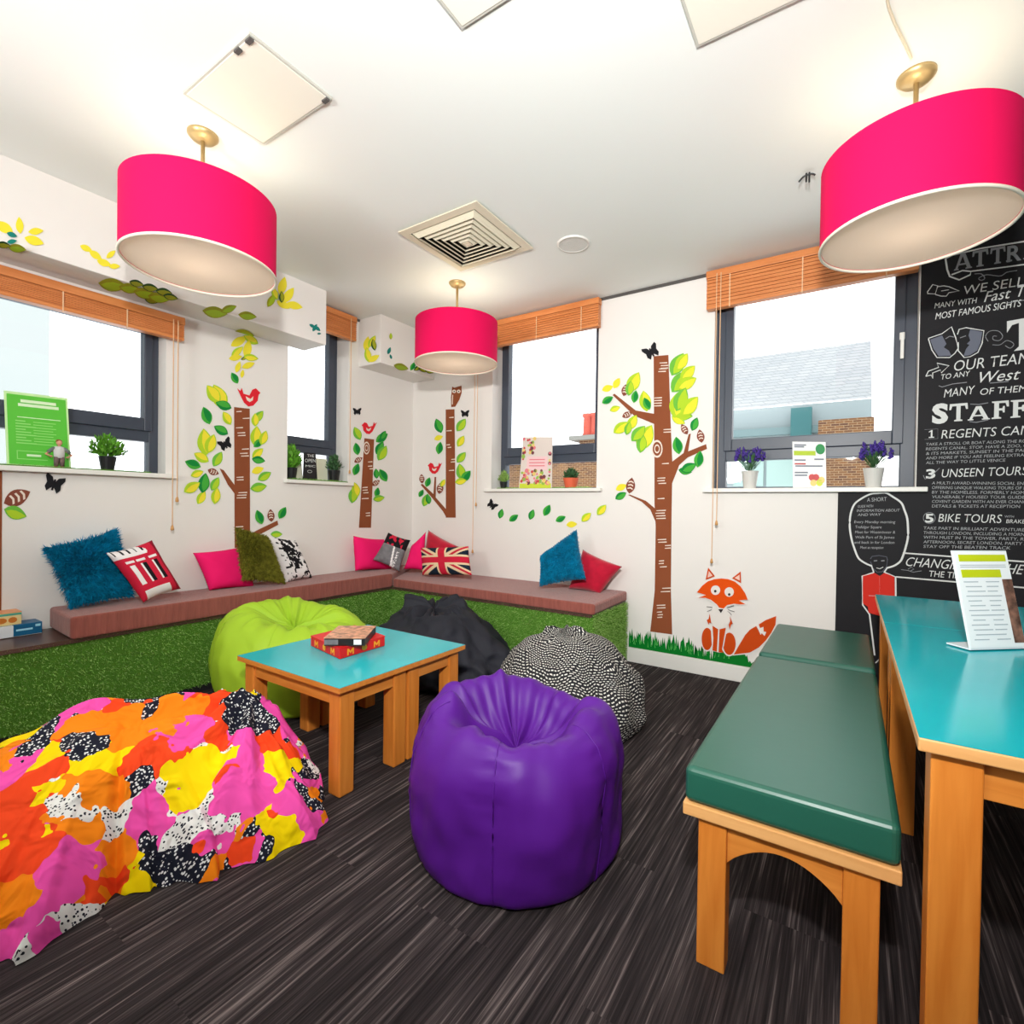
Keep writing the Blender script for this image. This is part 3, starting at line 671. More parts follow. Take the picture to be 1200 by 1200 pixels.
def floral():
    c = V3(1.53, -2.84, 0)
    ctrl = [(1.91, -2.35), (1.975, -2.45), (1.985, -2.66), (1.925, -2.779), (1.848, -2.88), (1.80, -2.95), (1.83, -3.05), (1.85, -3.12), (1.78, -3.20), (1.70, -3.34), (1.50, -3.52), (1.22, -3.46), (1.10, -3.2), (1.08, -2.85), (1.12, -2.6), (1.27, -2.43), (1.52, -2.34), (1.80, -2.315)]
    pol = sorted([(math.atan2(y-c[1], x-c[0]), math.hypot(x-c[0], y-c[1])) for x, y in ctrl])
    th_ = np.array([p[0] for p in pol]); rr = np.array([p[1] for p in pol])
    th_ = np.concatenate([th_-2*PI, th_, th_+2*PI]); rr = np.concatenate([rr]*3)
    pr = random.Random(12); pleats = [(pr.uniform(-PI, PI), pr.choice((-1, 1))*pr.uniform(.5, 1.1), pr.uniform(.03, .07)) for _ in range(34)]
    nu, nv = 480, 110; KX, KY = 1.70, -2.52
    nz = lambda *a: noise.noise(Vector(a))
    def pt(u, v):
        th = 2*PI*u-PI; R = float(np.interp(th, th_, rr))
        s = 1-v                                   # v=0 at the hem, 1 at the crown
        ct, st = math.cos(th), math.sin(th)
        fd = (1-2.4*abs(nz(ct*3.2, st*3.2, 2.0)))*.6+.55*nz(ct*9, st*9, 5.0)
        pl = sum(A*math.exp(-abs(math.remainder(th-t0, 2*PI))/w_) for t0, A, w_ in pleats)
        r = R*s*(1+.085*fd*s**2+.075*pl*s**2)
        x, y = c[0]+r*ct, c[1]+r*st; al = y-c[1]
        H = .425-.20*max(0, -al-.15)+.0*al
        z = H*(max(0, 1-s**2.2))**.70
        # the knot of cloth near the table and the long creases running out of it
        d = math.hypot(x-KX, y-KY); a = math.atan2(y-KY, x-KX)
        z += .085*math.exp(-(d/.11)**2)*(1+1.1*nz(x*18, y*18, 1))
        cr = 1-abs(math.sin(a*4.5+1.6*nz(x*3, y*3, 0)))*2
        z += .042*cr*math.exp(-d/.65)*min(1, d/.10)*(1-.85*s**5)
        cr2 = 1-2*abs(math.sin(a*8+.8+2.2*nz(x*4, y*4, 7)))
        z += .020*cr2*math.exp(-d/.9)*min(1, d/.2)*(1-s**6)
        z += .022*nz(x*6, y*6, 4)*(1-s**3)
        if s > .88: z = max(z, .004+.03*max(0, fd)*(1-s)*8)
        return (x, min(y, -2.33), max(.003, z))
    mb = MB(); grid(mb, pt, nu, nv); o = mb.build('bean_bag', M_floral, None, smooth=True)
    me = o.data; uvl = me.uv_layers.new(name='UVMap')
    co = [v.co for v in me.vertices]
    for p in me.polygons:
        for l in p.loop_indices:
            q = co[me.loops[l].vertex_index]; uvl.data[l].uv = (q.x*.75-q.z*.55, q.y*.8+q.z*.1)
    tag(o, 'long bean bag under pink, orange and yellow patterned cloth at the lower left', 'bean bag')
    # the tied end of the cloth lying on the carpet
    e = onZ(238, 1024, 0); b = MB(); b.sphere((e[0]+.02, e[1], .022), .03, .022, .02, 8); q = b.build('cloth_end', M_floral, o, smooth=True); q.matrix_parent_inverse = Matrix.Identity(4)
floral()

# ================================================================== SMALL TABLES
def small_table(label, y0, y1, x0=1.235, x1=1.93, zt=.425):
    t = thing('low_table', label, 'table', ((x0+x1)/2, (y0+y1)/2, 0), 'pair of low tables pushed together')
    MB().box(x0, x1, y0, y1, zt-.022, zt-.002).build('tabletop_edge', M_woodx, t)
    MB().box(x0+.001, x1-.001, y0+(.001 if y0 < -2 else 0), y1-(0 if y0 < -2 else .001), zt-.002, zt).build('tabletop', M_turq2, t)
    i, w = .022, .068; X0, X1, Y0, Y1 = x0+i, x1-i, y0+(.022 if y0 < -2 else .006), y1-(.006 if y0 < -2 else .022)
    for a in (X0, X1-w):
        for b in (Y0, Y1-w): MB().box(a, a+w, b, b+w, 0, zt-.022).build('leg', M_woodz, t, bevel=.006)
    for a in (Y0+.008, Y1-.03): MB().box(X0+w, X1-w, a, a+.022, zt-.085, zt-.022).build('apron', M_woodx, t, bevel=.002)
    for a in (X0+.008, X1-.03): MB().box(a, a+.022, Y0+w, Y1-w, zt-.085, zt-.022).build('apron', M_woody, t, bevel=.002)
small_table('low turquoise topped beech table nearer the patterned cloth bean bag', -2.318, -1.9502)
small_table('low turquoise topped beech table nearer the black bean bag', -1.9498, -1.585)
ZT = .425
def game_boxes():
    a, b, d = onZ(364, 757, ZT), onZ(398, 773, ZT), onZ(451, 757, ZT)
    ux = (d-b); uy = (a-b); c = b+(ux+uy)/2
    t = thing('game_box', 'flat red game box with yellow letters on the low turquoise table', 'board game', c)
    M_r = mat('box_red', (226, 26, 30), .4); M_y = mat('box_yellow', (255, 168, 40), .5)
    MB().obox(c+V3(0, 0, .023), ux, uy, (0, 0, .045)).build('box_base', M_r, t, bevel=.003)
    MB().obox(c+V3(0, 0, .047), ux*1.01, uy*1.01, (0, 0, .004)).build('box_lid', M_r, t, bevel=.001)
    nx = np.cross(ux, (0, 0, 1)); nx = -nx/np.linalg.norm(nx) if np.dot(nx, CAM-c) < 0 else nx/np.linalg.norm(nx)
    ny = np.cross(uy, (0, 0, 1)); ny = -ny/np.linalg.norm(ny) if np.dot(ny, CAM-c) < 0 else ny/np.linalg.norm(ny)
    def mark(o0, du, nn, f, kind):
        h = .028; w = .036; p = o0+du*f+V3(0, 0, .009)+nn*.0012; e = du/np.linalg.norm(du)
        q = lambda x, z: p+e*x*w+V3(0, 0, z*h)
        m = MB()
        if kind == 'M': m.prism([q(-.5, 0), q(-.3, 0), q(-.3, .6), q(0, .2), q(.3, .6), q(.3, 0), q(.5, 0), q(.5, 1), q(.3, 1), q(0, .55), q(-.3, 1), q(-.5, 1)], nn*.001)
        else: m.prism([q(.42*math.cos(k), .5+.5*math.sin(k)) for k in np.linspace(0, 2*PI, 14)[:-1]], nn*.001)
        m.build('box_letter', M_y, t)
    for f, k in ((.22, 'M'), (.52, 'O'), (.80, 'M')): mark(b, ux, nx, f, k)
    for f, k in ((.22, 'M'), (.5, 'O'), (.78, 'M')): mark(b, uy, ny, f, k)
    ze = .0495+ZT
    P = [onZ(*p, ze) for p in ((377, 757), (425, 757), (442, 742), (400, 742))]
    ux2, uy2 = P[1]-P[0], (P[2]-P[1])*1.0; c2 = (P[0]+P[1]+P[2]+P[3])/4
    uy2 = uy2-ux2*np.dot(uy2, ux2)/np.dot(ux2, ux2)
    t2 = thing('game_box', 'brown game box with a colourful lid picture, lying on the red one', 'board game', (c2[0], c2[1], ze))
    M_b = mat('box_black', (34, 28, 28), .4); M_lidp = mat('lid_picture', (206, 150, 120), .4, var=.6, vscale=40)
    MB().obox(c2+V3(0, 0, .017), ux2, uy2, (0, 0, .034)).build('box_base', M_b, t2, bevel=.002)
    MB().obox(c2+V3(0, 0, .0345), ux2*1.01, uy2*1.01, (0, 0, .003)).build('lid_picture', M_lidp, t2)
    n2 = np.cross(ux2, (0, 0, 1)); n2 /= np.linalg.norm(n2); n2 = n2 if np.dot(n2, CAM-c2) > 0 else -n2
    e2 = ux2/np.linalg.norm(ux2); o2 = P[0]
    for f0, f1, mm in ((.06, .4, M_pgrey), (.78, .97, M_pwhite)):
        MB().prism([o2+ux2*f0+V3(0, 0, .006)+n2*.001, o2+ux2*f1+V3(0, 0, .006)+n2*.001, o2+ux2*f1+V3(0, 0, .028)+n2*.001, o2+ux2*f0+V3(0, 0, .028)+n2*.001], n2*.001).build('side_label', mm, t2)
    return t
game_boxes()
def books(BZ=.433):
    t = thing('game_box', 'white and blue flat box at the bottom on the dark bench board', 'board game', (.08, -2.86, BZ))
    y1, x1 = -2.695, .118
    MB().box(.012, x1, -3.1, y1, BZ, BZ+.056).build('box_base', mat('box_white', (226, 232, 236), .4), t, bevel=.002)
    MB().box(.011, x1+.001, y1-.105, y1+.001, BZ+.002, BZ+.058).build('box_sleeve', mat('box_blue', (8, 96, 140), .4), t, bevel=.002)
    MB().box(x1+.001, x1+.002, y1-.095, y1-.035, BZ+.026, BZ+.035).build('box_letter', mat('box_pale_blue', (160, 220, 240), .5), t)
    MB().box(x1+.001, x1+.002, y1-.025, y1-.006, BZ+.038, BZ+.050).build('box_letter', mat('box_pale_blue', (160, 220, 240), .5), t)
    z = BZ+.0585; y1 = -2.768; x1 = .108
    t = thing('game_box', 'orange and yellow picture box on top of the white and blue one', 'board game', (.07, -2.9, z))
    MB().box(.012, x1, -3.05, y1, z, z+.058).build('box_base', mat('box_cream', (236, 214, 150), .45), t, bevel=.002)
    MB().box(.011, x1+.001, -3.051, y1+.001, z+.058, z+.062).build('box_lid', mat('box_orange', (236, 160, 108), .45, var=.15, vscale=20), t, bevel=.001)
    MB().box(x1, x1+.001, -3.05, y1, z+.046, z+.056).build('box_band', mat('box_teal', (80, 176, 150), .5), t)
    for yy, w in ((-2.80, .016), (-2.84, .02), (-2.885, .024)): MB().prism([(x1+.0005, yy+w*math.cos(k), z+.024+.014*math.sin(k)) for k in np.linspace(0, 2*PI, 12)[:-1]], (.001, 0, 0)).build('box_picture', mat('box_brown', (206, 120, 40), .5), t)
books()

# ================================================================== GREEN BENCHES AND TALL TABLES
def green_bench(label, y0, y1, x0=3.150, x1=3.572):
    t = thing('padded_bench', label, 'bench', ((x0+x1)/2, (y0+y1)/2, 0), 'beech benches with green padded seats')
    s = MB().box(x0, x1, y0, y1, .389, .475).build('seat_pad', M_vinyl, t, bevel=.016, seg=4)
    MB().box(x0-.002, x1+.002, y0-.002, y1+.002, .358, .388).build('seat_board', M_edge, t, bevel=.003)
    w = .064; L = x0+.032; R = x1-.032
    for a in (L, R-w):
        for b in (y0+.012, y1-.012-.05): MB().box(a, a+w, b, b+.05, 0, .358).build('leg', M_woodz, t, bevel=.003)
    for b in (y0+.020, y1-.052):                      # arched end rails
        pts = [(L+w, b, .358)]+[(L+w+(R-L-2*w)*k/16, b, .262+.062*math.sin(PI*k/16)**.8) for k in range(17)]+[(R-w, b, .358)]
        MB().prism(pts, (0, .03, 0)).build('arched_rail', M_woodx, t, bevel=.002)
    for a in (L+.01, R-.035): MB().box(a, a+.025, y0+.062, y1-.062, .29, .358).build('side_rail', M_woody, t, bevel=.002)
green_bench('beech bench with dark green padded seat, the larger one in front', -2.258, -1.108)
green_bench('shorter green padded bench behind the large one, against the wall with the fox', -1.052, -.36)
def tall_table(label, y0, y1, x0=3.583, x1=4.35, zt=.70):
    t = thing('tall_table', label, 'table', ((x0+x1)/2, (y0+y1)/2, 0), 'turquoise topped beech tables in a row')
    MB().box(x0, x1, y0, y1, zt-.026, zt-.0015).build('tabletop_edge', M_edge, t, bevel=.003)
    MB().box(x0+.0012, x1-.0012, y0+.0012, y1-.0012, zt-.0015, zt).build('tabletop', M_turq, t)
    X0, X1, Y0, Y1, w = x0+.020, x1-.020, y0+.018, y1-.018, .072
    for a in (X0, X1-w):
        for b in (Y0, Y1-w): MB().box(a, a+w, b, b+w, 0, zt-.026).build('leg', M_woodz, t, bevel=.003)
    for b in (Y0+.015, Y1-.037): MB().box(X0+w, X1-w, b, b+.022, zt-.098, zt-.026).build('apron', M_woodx, t, bevel=.002)
    for a in (X0+.015, X1-.037): MB().box(a, a+.022, Y0+w, Y1-w, zt-.098, zt-.026).build('apron', M_woody, t, bevel=.002)
tall_table('turquoise topped beech table beside the large green bench, nearest the viewer', -2.366, -1.243)
tall_table('turquoise topped table end on to the near one, by the chalkboard', -1.240, -.50)
def leaflet():
    zt = .7035; BL, BR = onZ(1137, 762, zt), onZ(1203, 760, zt); ux = BR-BL; W_ = np.linalg.norm(ux); e = ux/W_
    d = ray(1115, 645); s = np.dot(BL-CAM, e)/np.dot(d, e); TL = CAM+d*s
    s2 = np.linalg.norm(TL-BL); up = (TL-BL)/s2
    if up[2] < .6: up = np.array([0, 0, 1.0])*.97+np.cross(e, (0, 0, 1))*.2; up /= np.linalg.norm(up); s2 = W_*1.45
    n = np.cross(e, up); n = n if np.dot(n, CAM-BL) > 0 else -n
    t = thing('leaflet_holder', 'clear upright holder with a white and yellow-green leaflet on the tall table', 'leaflet holder', BL+ux/2)
    q = lambda u, v, o: BL+ux*u+up*s2*v+n*o
    MB().prism([q(0, 0, 0), q(1, 0, 0), q(1, 1, 0), q(0, 1, 0)], -n*.004).build('holder_back', mat('clear_acrylic', (225, 232, 236), .15), t, bevel=.001)
    nb = V3(-n[0], -n[1], 0); nb /= np.linalg.norm(nb)
    MB().prism([q(0, 0, 0)+nb*.005, q(1, 0, 0)+nb*.005, q(1, 0, 0)+nb*.07, q(0, 0, 0)+nb*.07], (0, 0, .004)).build('holder_foot', mat('clear_acrylic', (225, 232, 236), .15), t)
    MB().prism([q(.015, .02, .0006), q(.985, .02, .0006), q(.985, .985, .0006), q(.015, .985, .0006)], n*.001).build('leaflet', mat('leaflet_paper', (240, 242, 244), .5), t)
    M_yg = mat('leaflet_yellow_green', (196, 206, 20), .5); M_tx = mat('leaflet_grey_text', (176, 184, 192), .6); M_ph = mat('leaflet_photo', (120, 84, 70), .5, var=.7, vscale=45)
    def bar(name, u0, u1, v0, v1, mm): MB().prism([q(u0, v0, .0019), q(u1, v0, .0019), q(u1, v1, .0019), q(u0, v1, .0019)], n*.0005).build(name, mm, t)
    bar('yellow_band', .09, .94, .885, .955, M_yg); bar('yellow_band', .09, .80, .72, .80, M_yg)
    bar('photo_strip', .80, .98, .06, .70, M_ph)
    for k in range(13):
        v = .68-.048*k; bar('text_line', .10+.02*(k % 3), .36+.05*(k % 4), v-.010, v, M_tx); bar('text_line', .50, .74-.03*(k % 3), v-.010, v, M_tx)
    for v in (.85, .83): bar('text_line', .09, .92, v-.007, v, M_tx)
leaflet()

# ================================================================== WALL MURALS AND STICKERS (flat paint and vinyl on the walls)
M_trunk = mat('mural_brown', (142, 78, 48), .75, .15, var=.06, vscale=6); M_tick = mat('mural_bark_white', (236, 222, 208), .8, .1)
M_lf = {'g': mat('leaf_green', (72, 172, 62), .75, .15), 'd': mat('leaf_dark_green', (22, 136, 58), .75, .15), 'l': mat('leaf_light_green', (112, 188, 66), .75, .15),
        'y': mat('leaf_yellow_green', (178, 212, 48), .75, .15), 'o': mat('leaf_yellow', (240, 226, 60), .75, .15), 'b': mat('leaf_brown', (136, 74, 58), .75, .15),
        'k': mat('leaf_olive', (168, 172, 40), .75, .15), 't': mat('leaf_teal', (30, 128, 118), .75, .15), 'n': mat('leaf_forest', (38, 84, 40), .75, .15)}
M_red = mat('bird_red', (226, 36, 50), .7, .2); M_but = mat('butterfly_black', (24, 24, 28), .6, .2)
def plane(kind, k=.0015):
    if kind == 'A': return (lambda p, o=0: onA(p[0], p[1], k+o)), V3(1, 0, 0)
    if kind == 'B': return (lambda p, o=0: onB(p[0], p[1], k+o)), V3(0, -1, 0)
    if kind == 'SF': return (lambda p, o=0: onA(p[0], p[1], SOF+k+o)), V3(1, 0, 0)
    if kind == 'SB': return (lambda p, o=0: onZ(p[0], p[1], SOZ-k-o)), V3(0, 0, -1)
    if kind == 'SE': return (lambda p, o=0: onB(p[0], p[1], .65+k+o)), V3(0, -1, 0)
TH = .0012
def shape(P, nv, pts, M, parent, name, o=0, th=TH):
    return MB().prism([P(p, o) for p in pts], nv*th).build(name, M, parent)
def leaf_pts(x, y, L, a, w=.30):
    ca, sa = math.cos(math.radians(a)), -math.sin(math.radians(a)); out = []
    for k in range(9): t = k/8; out.append((t-.5, w*math.sin(PI*t)**.8*(1-.25*t)))
    for k in range(1, 8): t = 1-k/8; out.append((t-.5, -w*math.sin(PI*t)**.8*(1-.25*t)))
    return [(x+L*(u*ca-v*sa), y+L*(u*sa+v*ca)) for u, v in out]
INNER = {'g': 'd', 'd': 'g', 'l': 'y', 'y': 'o', 'o': None, 'b': None, 'k': 'y', 't': None, 'n': 'k'}
def leaf(P, nv, parent, x, y, L, a, c, w=.32, name='leaf', i=0):
    o = shape(P, nv, leaf_pts(x, y, L, a, w), M_lf[c], parent, name, .0007*(i % 8), .0003)
    ca, sa = math.cos(math.radians(a)), -math.sin(math.radians(a))
    if c == 'b':
        for s in (-.2, 0, .2):
            q = [(x+L*(u*ca-v*sa), y+L*(u*sa+v*ca)) for u, v in ((s-.04, -.16), (s+.04, -.16), (s+.10, 0), (s+.04, .16), (s-.04, .16), (s+.02, 0))]
            shape(P, nv, q, M_tick, o, 'leaf_vein', .0007*(i % 8)+.00032, .0002)
    elif INNER[c]:
        q = [(x+L*(u*ca-v*sa), y+L*(u*sa+v*ca)) for u, v in ((-.40, .03), (-.25, .17*w/.32), (-.05, .25*w/.32), (.18, .21*w/.32), (.46, .0), (.25, -.07), (0, -.10), (-.22, -.06))]
        shape(P, nv, q, M_lf[INNER[c]], o, 'leaf_inner_tone', .0007*(i % 8)+.00032, .0002)  # second tone of the two-tone painted leaf
    return o
def ticks(P, nv, parent, rows):
    for x, y, L, n in rows:
        m = MB()
        for k in range(n):
            yy = y+k*3.1; xx = x+rnd.uniform(-1, 1)
            m.prism([P((xx, yy), TH+.0004), P((xx+L, yy-.6), TH+.0004), P((xx+L, yy+.7), TH+.0004), P((xx, yy+.9), TH+.0004)], nv*TH)
        m.build('bark_mark', M_tick, parent)
def tree(label, kind, trunk, branches, leaves, tick, knot=None):
    P, nv = plane(kind); b = P(trunk[-1])
    t = thing('tree_mural', label, 'wall mural', (b[0], b[1], b[2]), 'painted trees on the white walls')
    shape(P, nv, trunk, M_trunk, t, 'trunk')
    for b in branches: shape(P, nv, b, M_trunk, t, 'branch', o=.0004)
    for i, (x, y, L, a, c) in enumerate(leaves): leaf(P, nv, t, x, y, L, a, c, i=i)
    ticks(P, nv, t, tick)
    if knot:
        x, y, rx, ry = knot
        for f, M, oo in ((1.0, M_tick, .0008), (.78, M_trunk, .0016), (.5, M_tick, .0024), (.34, M_trunk, .0032)):
            shape(P, nv, [(x+rx*f*math.cos(k), y+ry*f*math.sin(k)) for k in np.linspace(0, 2*PI, 18)[:-1]], M, t, 'knot_ring', o=TH+oo)
    return t
tree('tall painted tree with a brown trunk behind the shaggy olive cushion', 'A',
     [(274.3, 477), (292.6, 479), (293, 640), (275, 642)],
     [[(257.3, 549), (262, 551), (276, 570), (276, 580), (267, 568)], [(292, 627), (300, 622), (325, 610), (326, 615), (303, 627), (292, 634)]],
     [(257, 465, 32, 115, 'y'), (250, 462, 26, 125, 'y'), (262, 475, 20, 160, 'd'), (242, 487, 22, 110, 'g'), (266, 490, 18, 120, 'y'), (259, 504, 19, 150, 'd'), (240, 518, 32, 95, 'y'), (247, 520, 24, 70, 'y'),
      (255, 538, 20, 60, 'l'), (236, 536, 20, 150, 'y'), (226, 544, 20, 160, 'g'), (231, 555, 16, 20, 'y'), (239, 566, 24, 80, 'd'), (225, 571, 22, 30, 'y'), (252, 567, 18, 60, 'l'), (253, 581, 20, 80, 'y'), (236, 583, 18, 60, 'y'),
      (275, 443, 15, 120, 'g'), (250, 553, 14, -20, 'b'), (303, 488, 17, 50, 'l'), (299, 492, 16, 90, 'y'), (300, 511, 24, 85, 'y'), (303, 519, 15, 40, 'g'), (309, 513, 18, 70, 'y'), (302, 531, 17, 40, 'y'), (303, 539, 16, -10, 'd'),
      (302, 551, 15, 20, 'o'), (310, 558, 18, 30, 'l'), (303, 571, 20, 10, 'l'), (304, 606, 18, 110, 'g'), (317.5, 604, 15, 95, 'b'), (331, 601, 16, 60, 'g'), (324, 626, 14, 0, 'l')],
     [(277, 482, 6, 1), (284, 490, 8, 1), (276, 501, 8, 1), (278, 507, 9, 2), (283, 526, 8, 1), (282, 531, 9, 2), (277, 559, 8, 2), (279, 577, 10, 1), (277, 580, 11, 2), (276, 617, 9, 2)])
tree('short painted tree with a red bird on top, right of the narrow left window', 'A',
     [(427, 513.5), (438.3, 515), (434.7, 618.5), (420.6, 618.5)], [],
     [(418.7, 508, 17, 115, 'l'), (418, 526, 15, 100, 'g'), (420, 539, 11, 30, 'b'), (417.5, 550, 15, 70, 'g'), (414, 580, 20, 80, 'l'), (417, 574, 18, 100, 'y'), (447.5, 513, 17, 35, 'g'), (449, 510, 12, 60, 'd'), (445, 525, 17, 60, 'd'), (448, 531, 20, 60, 'l'),
      (441, 555, 12, 95, 'd'), (449, 557, 17, 120, 'g'), (440.5, 566, 11, 35, 'b'), (442, 577, 12, 80, 'g'), (444, 584, 14, 10, 'l')],
     [(431, 541, 5, 1), (432, 546, 5, 2), (425, 571, 6, 3), (424, 584, 8, 1), (428, 601, 5, 2)], (429.5, 525, 3.6, 7.5))
tree('painted tree with an owl on top, left of the back window', 'B',
     [(522.4, 480), (532.6, 479.6), (534, 606.6), (522.6, 606.6)],
     [[(493, 568), (495, 567), (508, 579), (509.3, 559), (511, 559), (510.6, 583), (523, 597), (523, 606), (519, 599), (506, 583)]],
     [(514, 499, 18, 110, 'd'), (514, 513, 11, 20, 'o'), (515, 525, 15, 80, 'g'), (501.5, 565, 12, 70, 'g'), (494.3, 561, 11, 95, 'b'), (515.7, 572, 14, 80, 'b'), (519, 566, 10, 60, 'y'), (493.5, 578, 10, 60, 'g'), (499, 586, 16, 70, 'l'), (502, 585, 12, 100, 'd'),
      (540.5, 498, 18, 55, 'l'), (540, 517, 15, 60, 'y'), (540.5, 536, 16, 50, 'l'), (540, 553, 20, 100, 'l'), (546, 558, 17, 50, 'g'), (540, 564, 14, 10, 'y')],
     [(527, 489, 5, 1), (523, 504.5, 6, 1), (524, 521, 4, 2), (528, 538, 5, 2), (527, 551, 6, 1)])
tree('tallest painted tree, standing in the painted grass between the two back windows', 'B',
     [(766, 417.5), (783.3, 416), (786, 497), (788, 545), (787, 600), (786.2, 692), (787.7, 743.5), (762, 740), (767.3, 692), (768.4, 617), (767, 590), (767, 542), (766.5, 497)],
     [[(718, 463), (720, 461.3), (745, 481), (767, 485), (767, 497), (743, 487)], [(736, 580), (738, 579.5), (757, 587), (769, 597), (769, 613), (762, 597), (752, 588)],
      [(785, 543), (801, 531), (807, 509), (809.5, 508), (806.4, 529), (827.5, 520.5), (828.5, 526), (806, 536), (796, 545), (787, 568)]],
     [(794, 427, 30, 62, 'l'), (799, 424, 24, 55, 'y'), (797, 447, 32, 52, 'l'), (806, 437, 24, 45, 'y'), (804.7, 449, 26, 28, 'y'), (793.5, 474, 32, 80, 'y'), (798, 468, 30, 68, 'l'), (808, 476, 30, 48, 'y'), (799, 486, 26, -8, 'l'), (795, 492, 18, -30, 'y'),
      (814, 497, 17, 68, 'd'), (802, 503, 14, 120, 'b'), (821, 511, 16, 100, 'b'), (794, 522, 21, 100, 'g'), (819, 538, 20, 80, 'g'), (807, 548, 20, 25, 'd'), (803, 552, 16, -10, 'd'),
      (712, 455, 14, 20, 'o'), (722.7, 449, 14, 60, 'o'), (732.7, 457, 15, 75, 'b'), (742.5, 448, 27, 62, 'y'), (738, 455, 18, 80, 'l'), (744, 464.7, 15, 80, 'g'), (712, 468.7, 15, 30, 'g'), (720.7, 479, 13, 20, 'y'), (735, 486, 13, 25, 'b'), (756, 470, 25, 100, 'y'), (758, 473, 16, 115, 'g'),
      (728, 501, 22, 35, 'y'), (741, 495, 20, 60, 'y'), (736, 502, 16, 75, 'l'), (748, 508, 24, 48, 'l'), (756, 513, 34, 62, 'y'), (752, 520, 22, 80, 'l'), (728, 571, 14, 25, 'o'), (727.5, 581, 15, 30, 'd'), (739, 569, 19, 80, 'b')],
     [(774, 425, 9, 3), (772, 432, 9, 2), (767, 466, 9, 4), (777, 503, 9, 2), (776, 543, 8, 1), (771, 560, 9, 3), (770, 584, 8, 1), (769, 598, 11, 4), (771, 632, 10, 2), (779, 639, 7, 2), (772, 657, 6, 2), (774, 664, 8, 1), (776, 689, 10, 1), (774, 693, 11, 1), (770, 709, 10, 2), (770, 717, 6, 3)], (770, 526, 6.5, 10.5))
tree('sliver of painted trunk with one brown and one green leaf, under the poster', 'A',
     [(-26, 550), (2.5, 552), (1.5, 716), (-26, 720)], [], [(20, 583, 34, 24, 'b'), (18, 601, 28, -18, 'l')], [])
# leaf trail and leaf clusters
P, nv = plane('B')
for i, (x, y, L, a, c, w) in enumerate([(587, 602, 12, 75, 'd', 'first'), (602, 607, 13, 35, 'g', 'second'), (623, 603, 13, 70, 'd', 'third'), (641, 598, 15, 62, 'g', 'fourth'), (657, 608, 13, 25, 'g', 'fifth'), (670, 614.5, 13, 5, 'o', 'sixth'), (687, 606, 15, 42, 'y', 'seventh'), (705, 597.5, 16, 48, 'y', 'eighth')]):
    o = leaf(P, nv, None, x, y, L, a, c, i=i, name='leaf_sticker'); col = {'d': 'dark green', 'g': 'mid green', 'o': 'yellow', 'y': 'yellow-green'}[c]
    for ch in o.children: ch.matrix_parent_inverse = Matrix.Identity(4)
    tag(o, f'{col} leaf sticker under the back window, {w} in the trail from the butterfly', 'wall sticker', 'trail of leaf stickers on the back wall')
def cluster(label, items):
    root = None
    for i, (k, x, y, L, a, c) in enumerate(items):
        P, nv = plane(k)
        if root is None: root = thing('leaf_mural', label, 'wall mural', P((x, y)), 'painted leaf sprays on the boxed soffits')
        leaf(P, nv, root, x, y, L, a, c, w=.26, i=i)
cluster('painted yellow spray with a teal centre at the left end of the soffit', [('SF', 4, 266, 26, 150, 'o'), ('SF', 23, 264, 20, 95, 'o'), ('SF', 42, 271, 18, 5, 'o'), ('SF', 40, 282, 24, -18, 'o'), ('SF', 14, 275, 13, -20, 't'), ('SF', 14, 283, 12, 10, 't'), ('SB', 20, 291, 22, -10, 'k'), ('SB', 4, 287, 18, -10, 'n')])
cluster('faint yellow painted spray on the soffit just left of the nearest pink shade', [('SF', 101, 291, 16, -25, 'o'), ('SF', 112, 299, 18, -35, 'o'), ('SF', 122, 308, 18, -20, 'o'), ('SF', 130, 298, 14, 40, 'o'), ('SF', 134, 312, 14, 0, 'o')])
cluster('olive and dark green painted spray under the soffit, below the nearest pink shade', [('SB', 132, 334, 34, -8, 'k'), ('SB', 152, 338, 26, -10, 'k'), ('SB', 170, 344, 28, -12, 'k'), ('SB', 186, 349, 26, -12, 'k'), ('SB', 160, 332, 18, -14, 'n'), ('SB', 176, 337, 20, -12, 'n'), ('SB', 192, 342, 20, -10, 'n'), ('SB', 200, 348, 18, -14, 'n'), ('SB', 178, 352, 18, -12, 'n')])
cluster('pale olive painted spray under the soffit, right of the nearest pink shade', [('SB', 252, 366, 30, -8, 'k'), ('SB', 268, 362, 20, 20, 'k'), ('SB', 290, 370, 22, -8, 'k')])
cluster('yellow painted spray on the soffit face right of the nearest pink shade', [('SF', 318, 352, 18, 60, 'k'), ('SF', 331, 335, 22, 75, 'o'), ('SF', 338, 346, 22, 55, 'o'), ('SF', 345, 358, 20, -15, 'o'), ('SF', 332, 357, 18, -30, 'o'), ('SF', 330, 348, 14, 90, 'n'), ('SF', 322, 344, 16, 110, 'y')])
cluster('small teal painted flower near the soffit end beside the narrow left window', [('SF', 369, 384, 10, 60, 't'), ('SF', 372, 385, 9, -40, 't'), ('SF', 366, 382, 8, -30, 't'), ('SF', 374, 391, 5, 0, 't')])
cluster('yellow painted leaves trailing over the soffit edge above the tall trunk', [('A', 280, 400, 22, 30, 'o'), ('A', 294, 398, 20, 150, 'y'), ('A', 290, 409, 22, 80, 'o'), ('A', 278, 412, 18, 40, 'y'), ('A', 276, 419, 16, 10, 'o'), ('A', 294, 419, 18, -10, 'y'), ('A', 279, 430, 14, 70, 'o'), ('A', 291, 428, 16, 20, 'o'), ('A', 286, 420, 8, 20, 'n'), ('A', 297, 419, 8, 0, 'n'), ('A', 284, 438, 10, 80, 'o'), ('SB', 285, 392, 26, -6, 'k')])
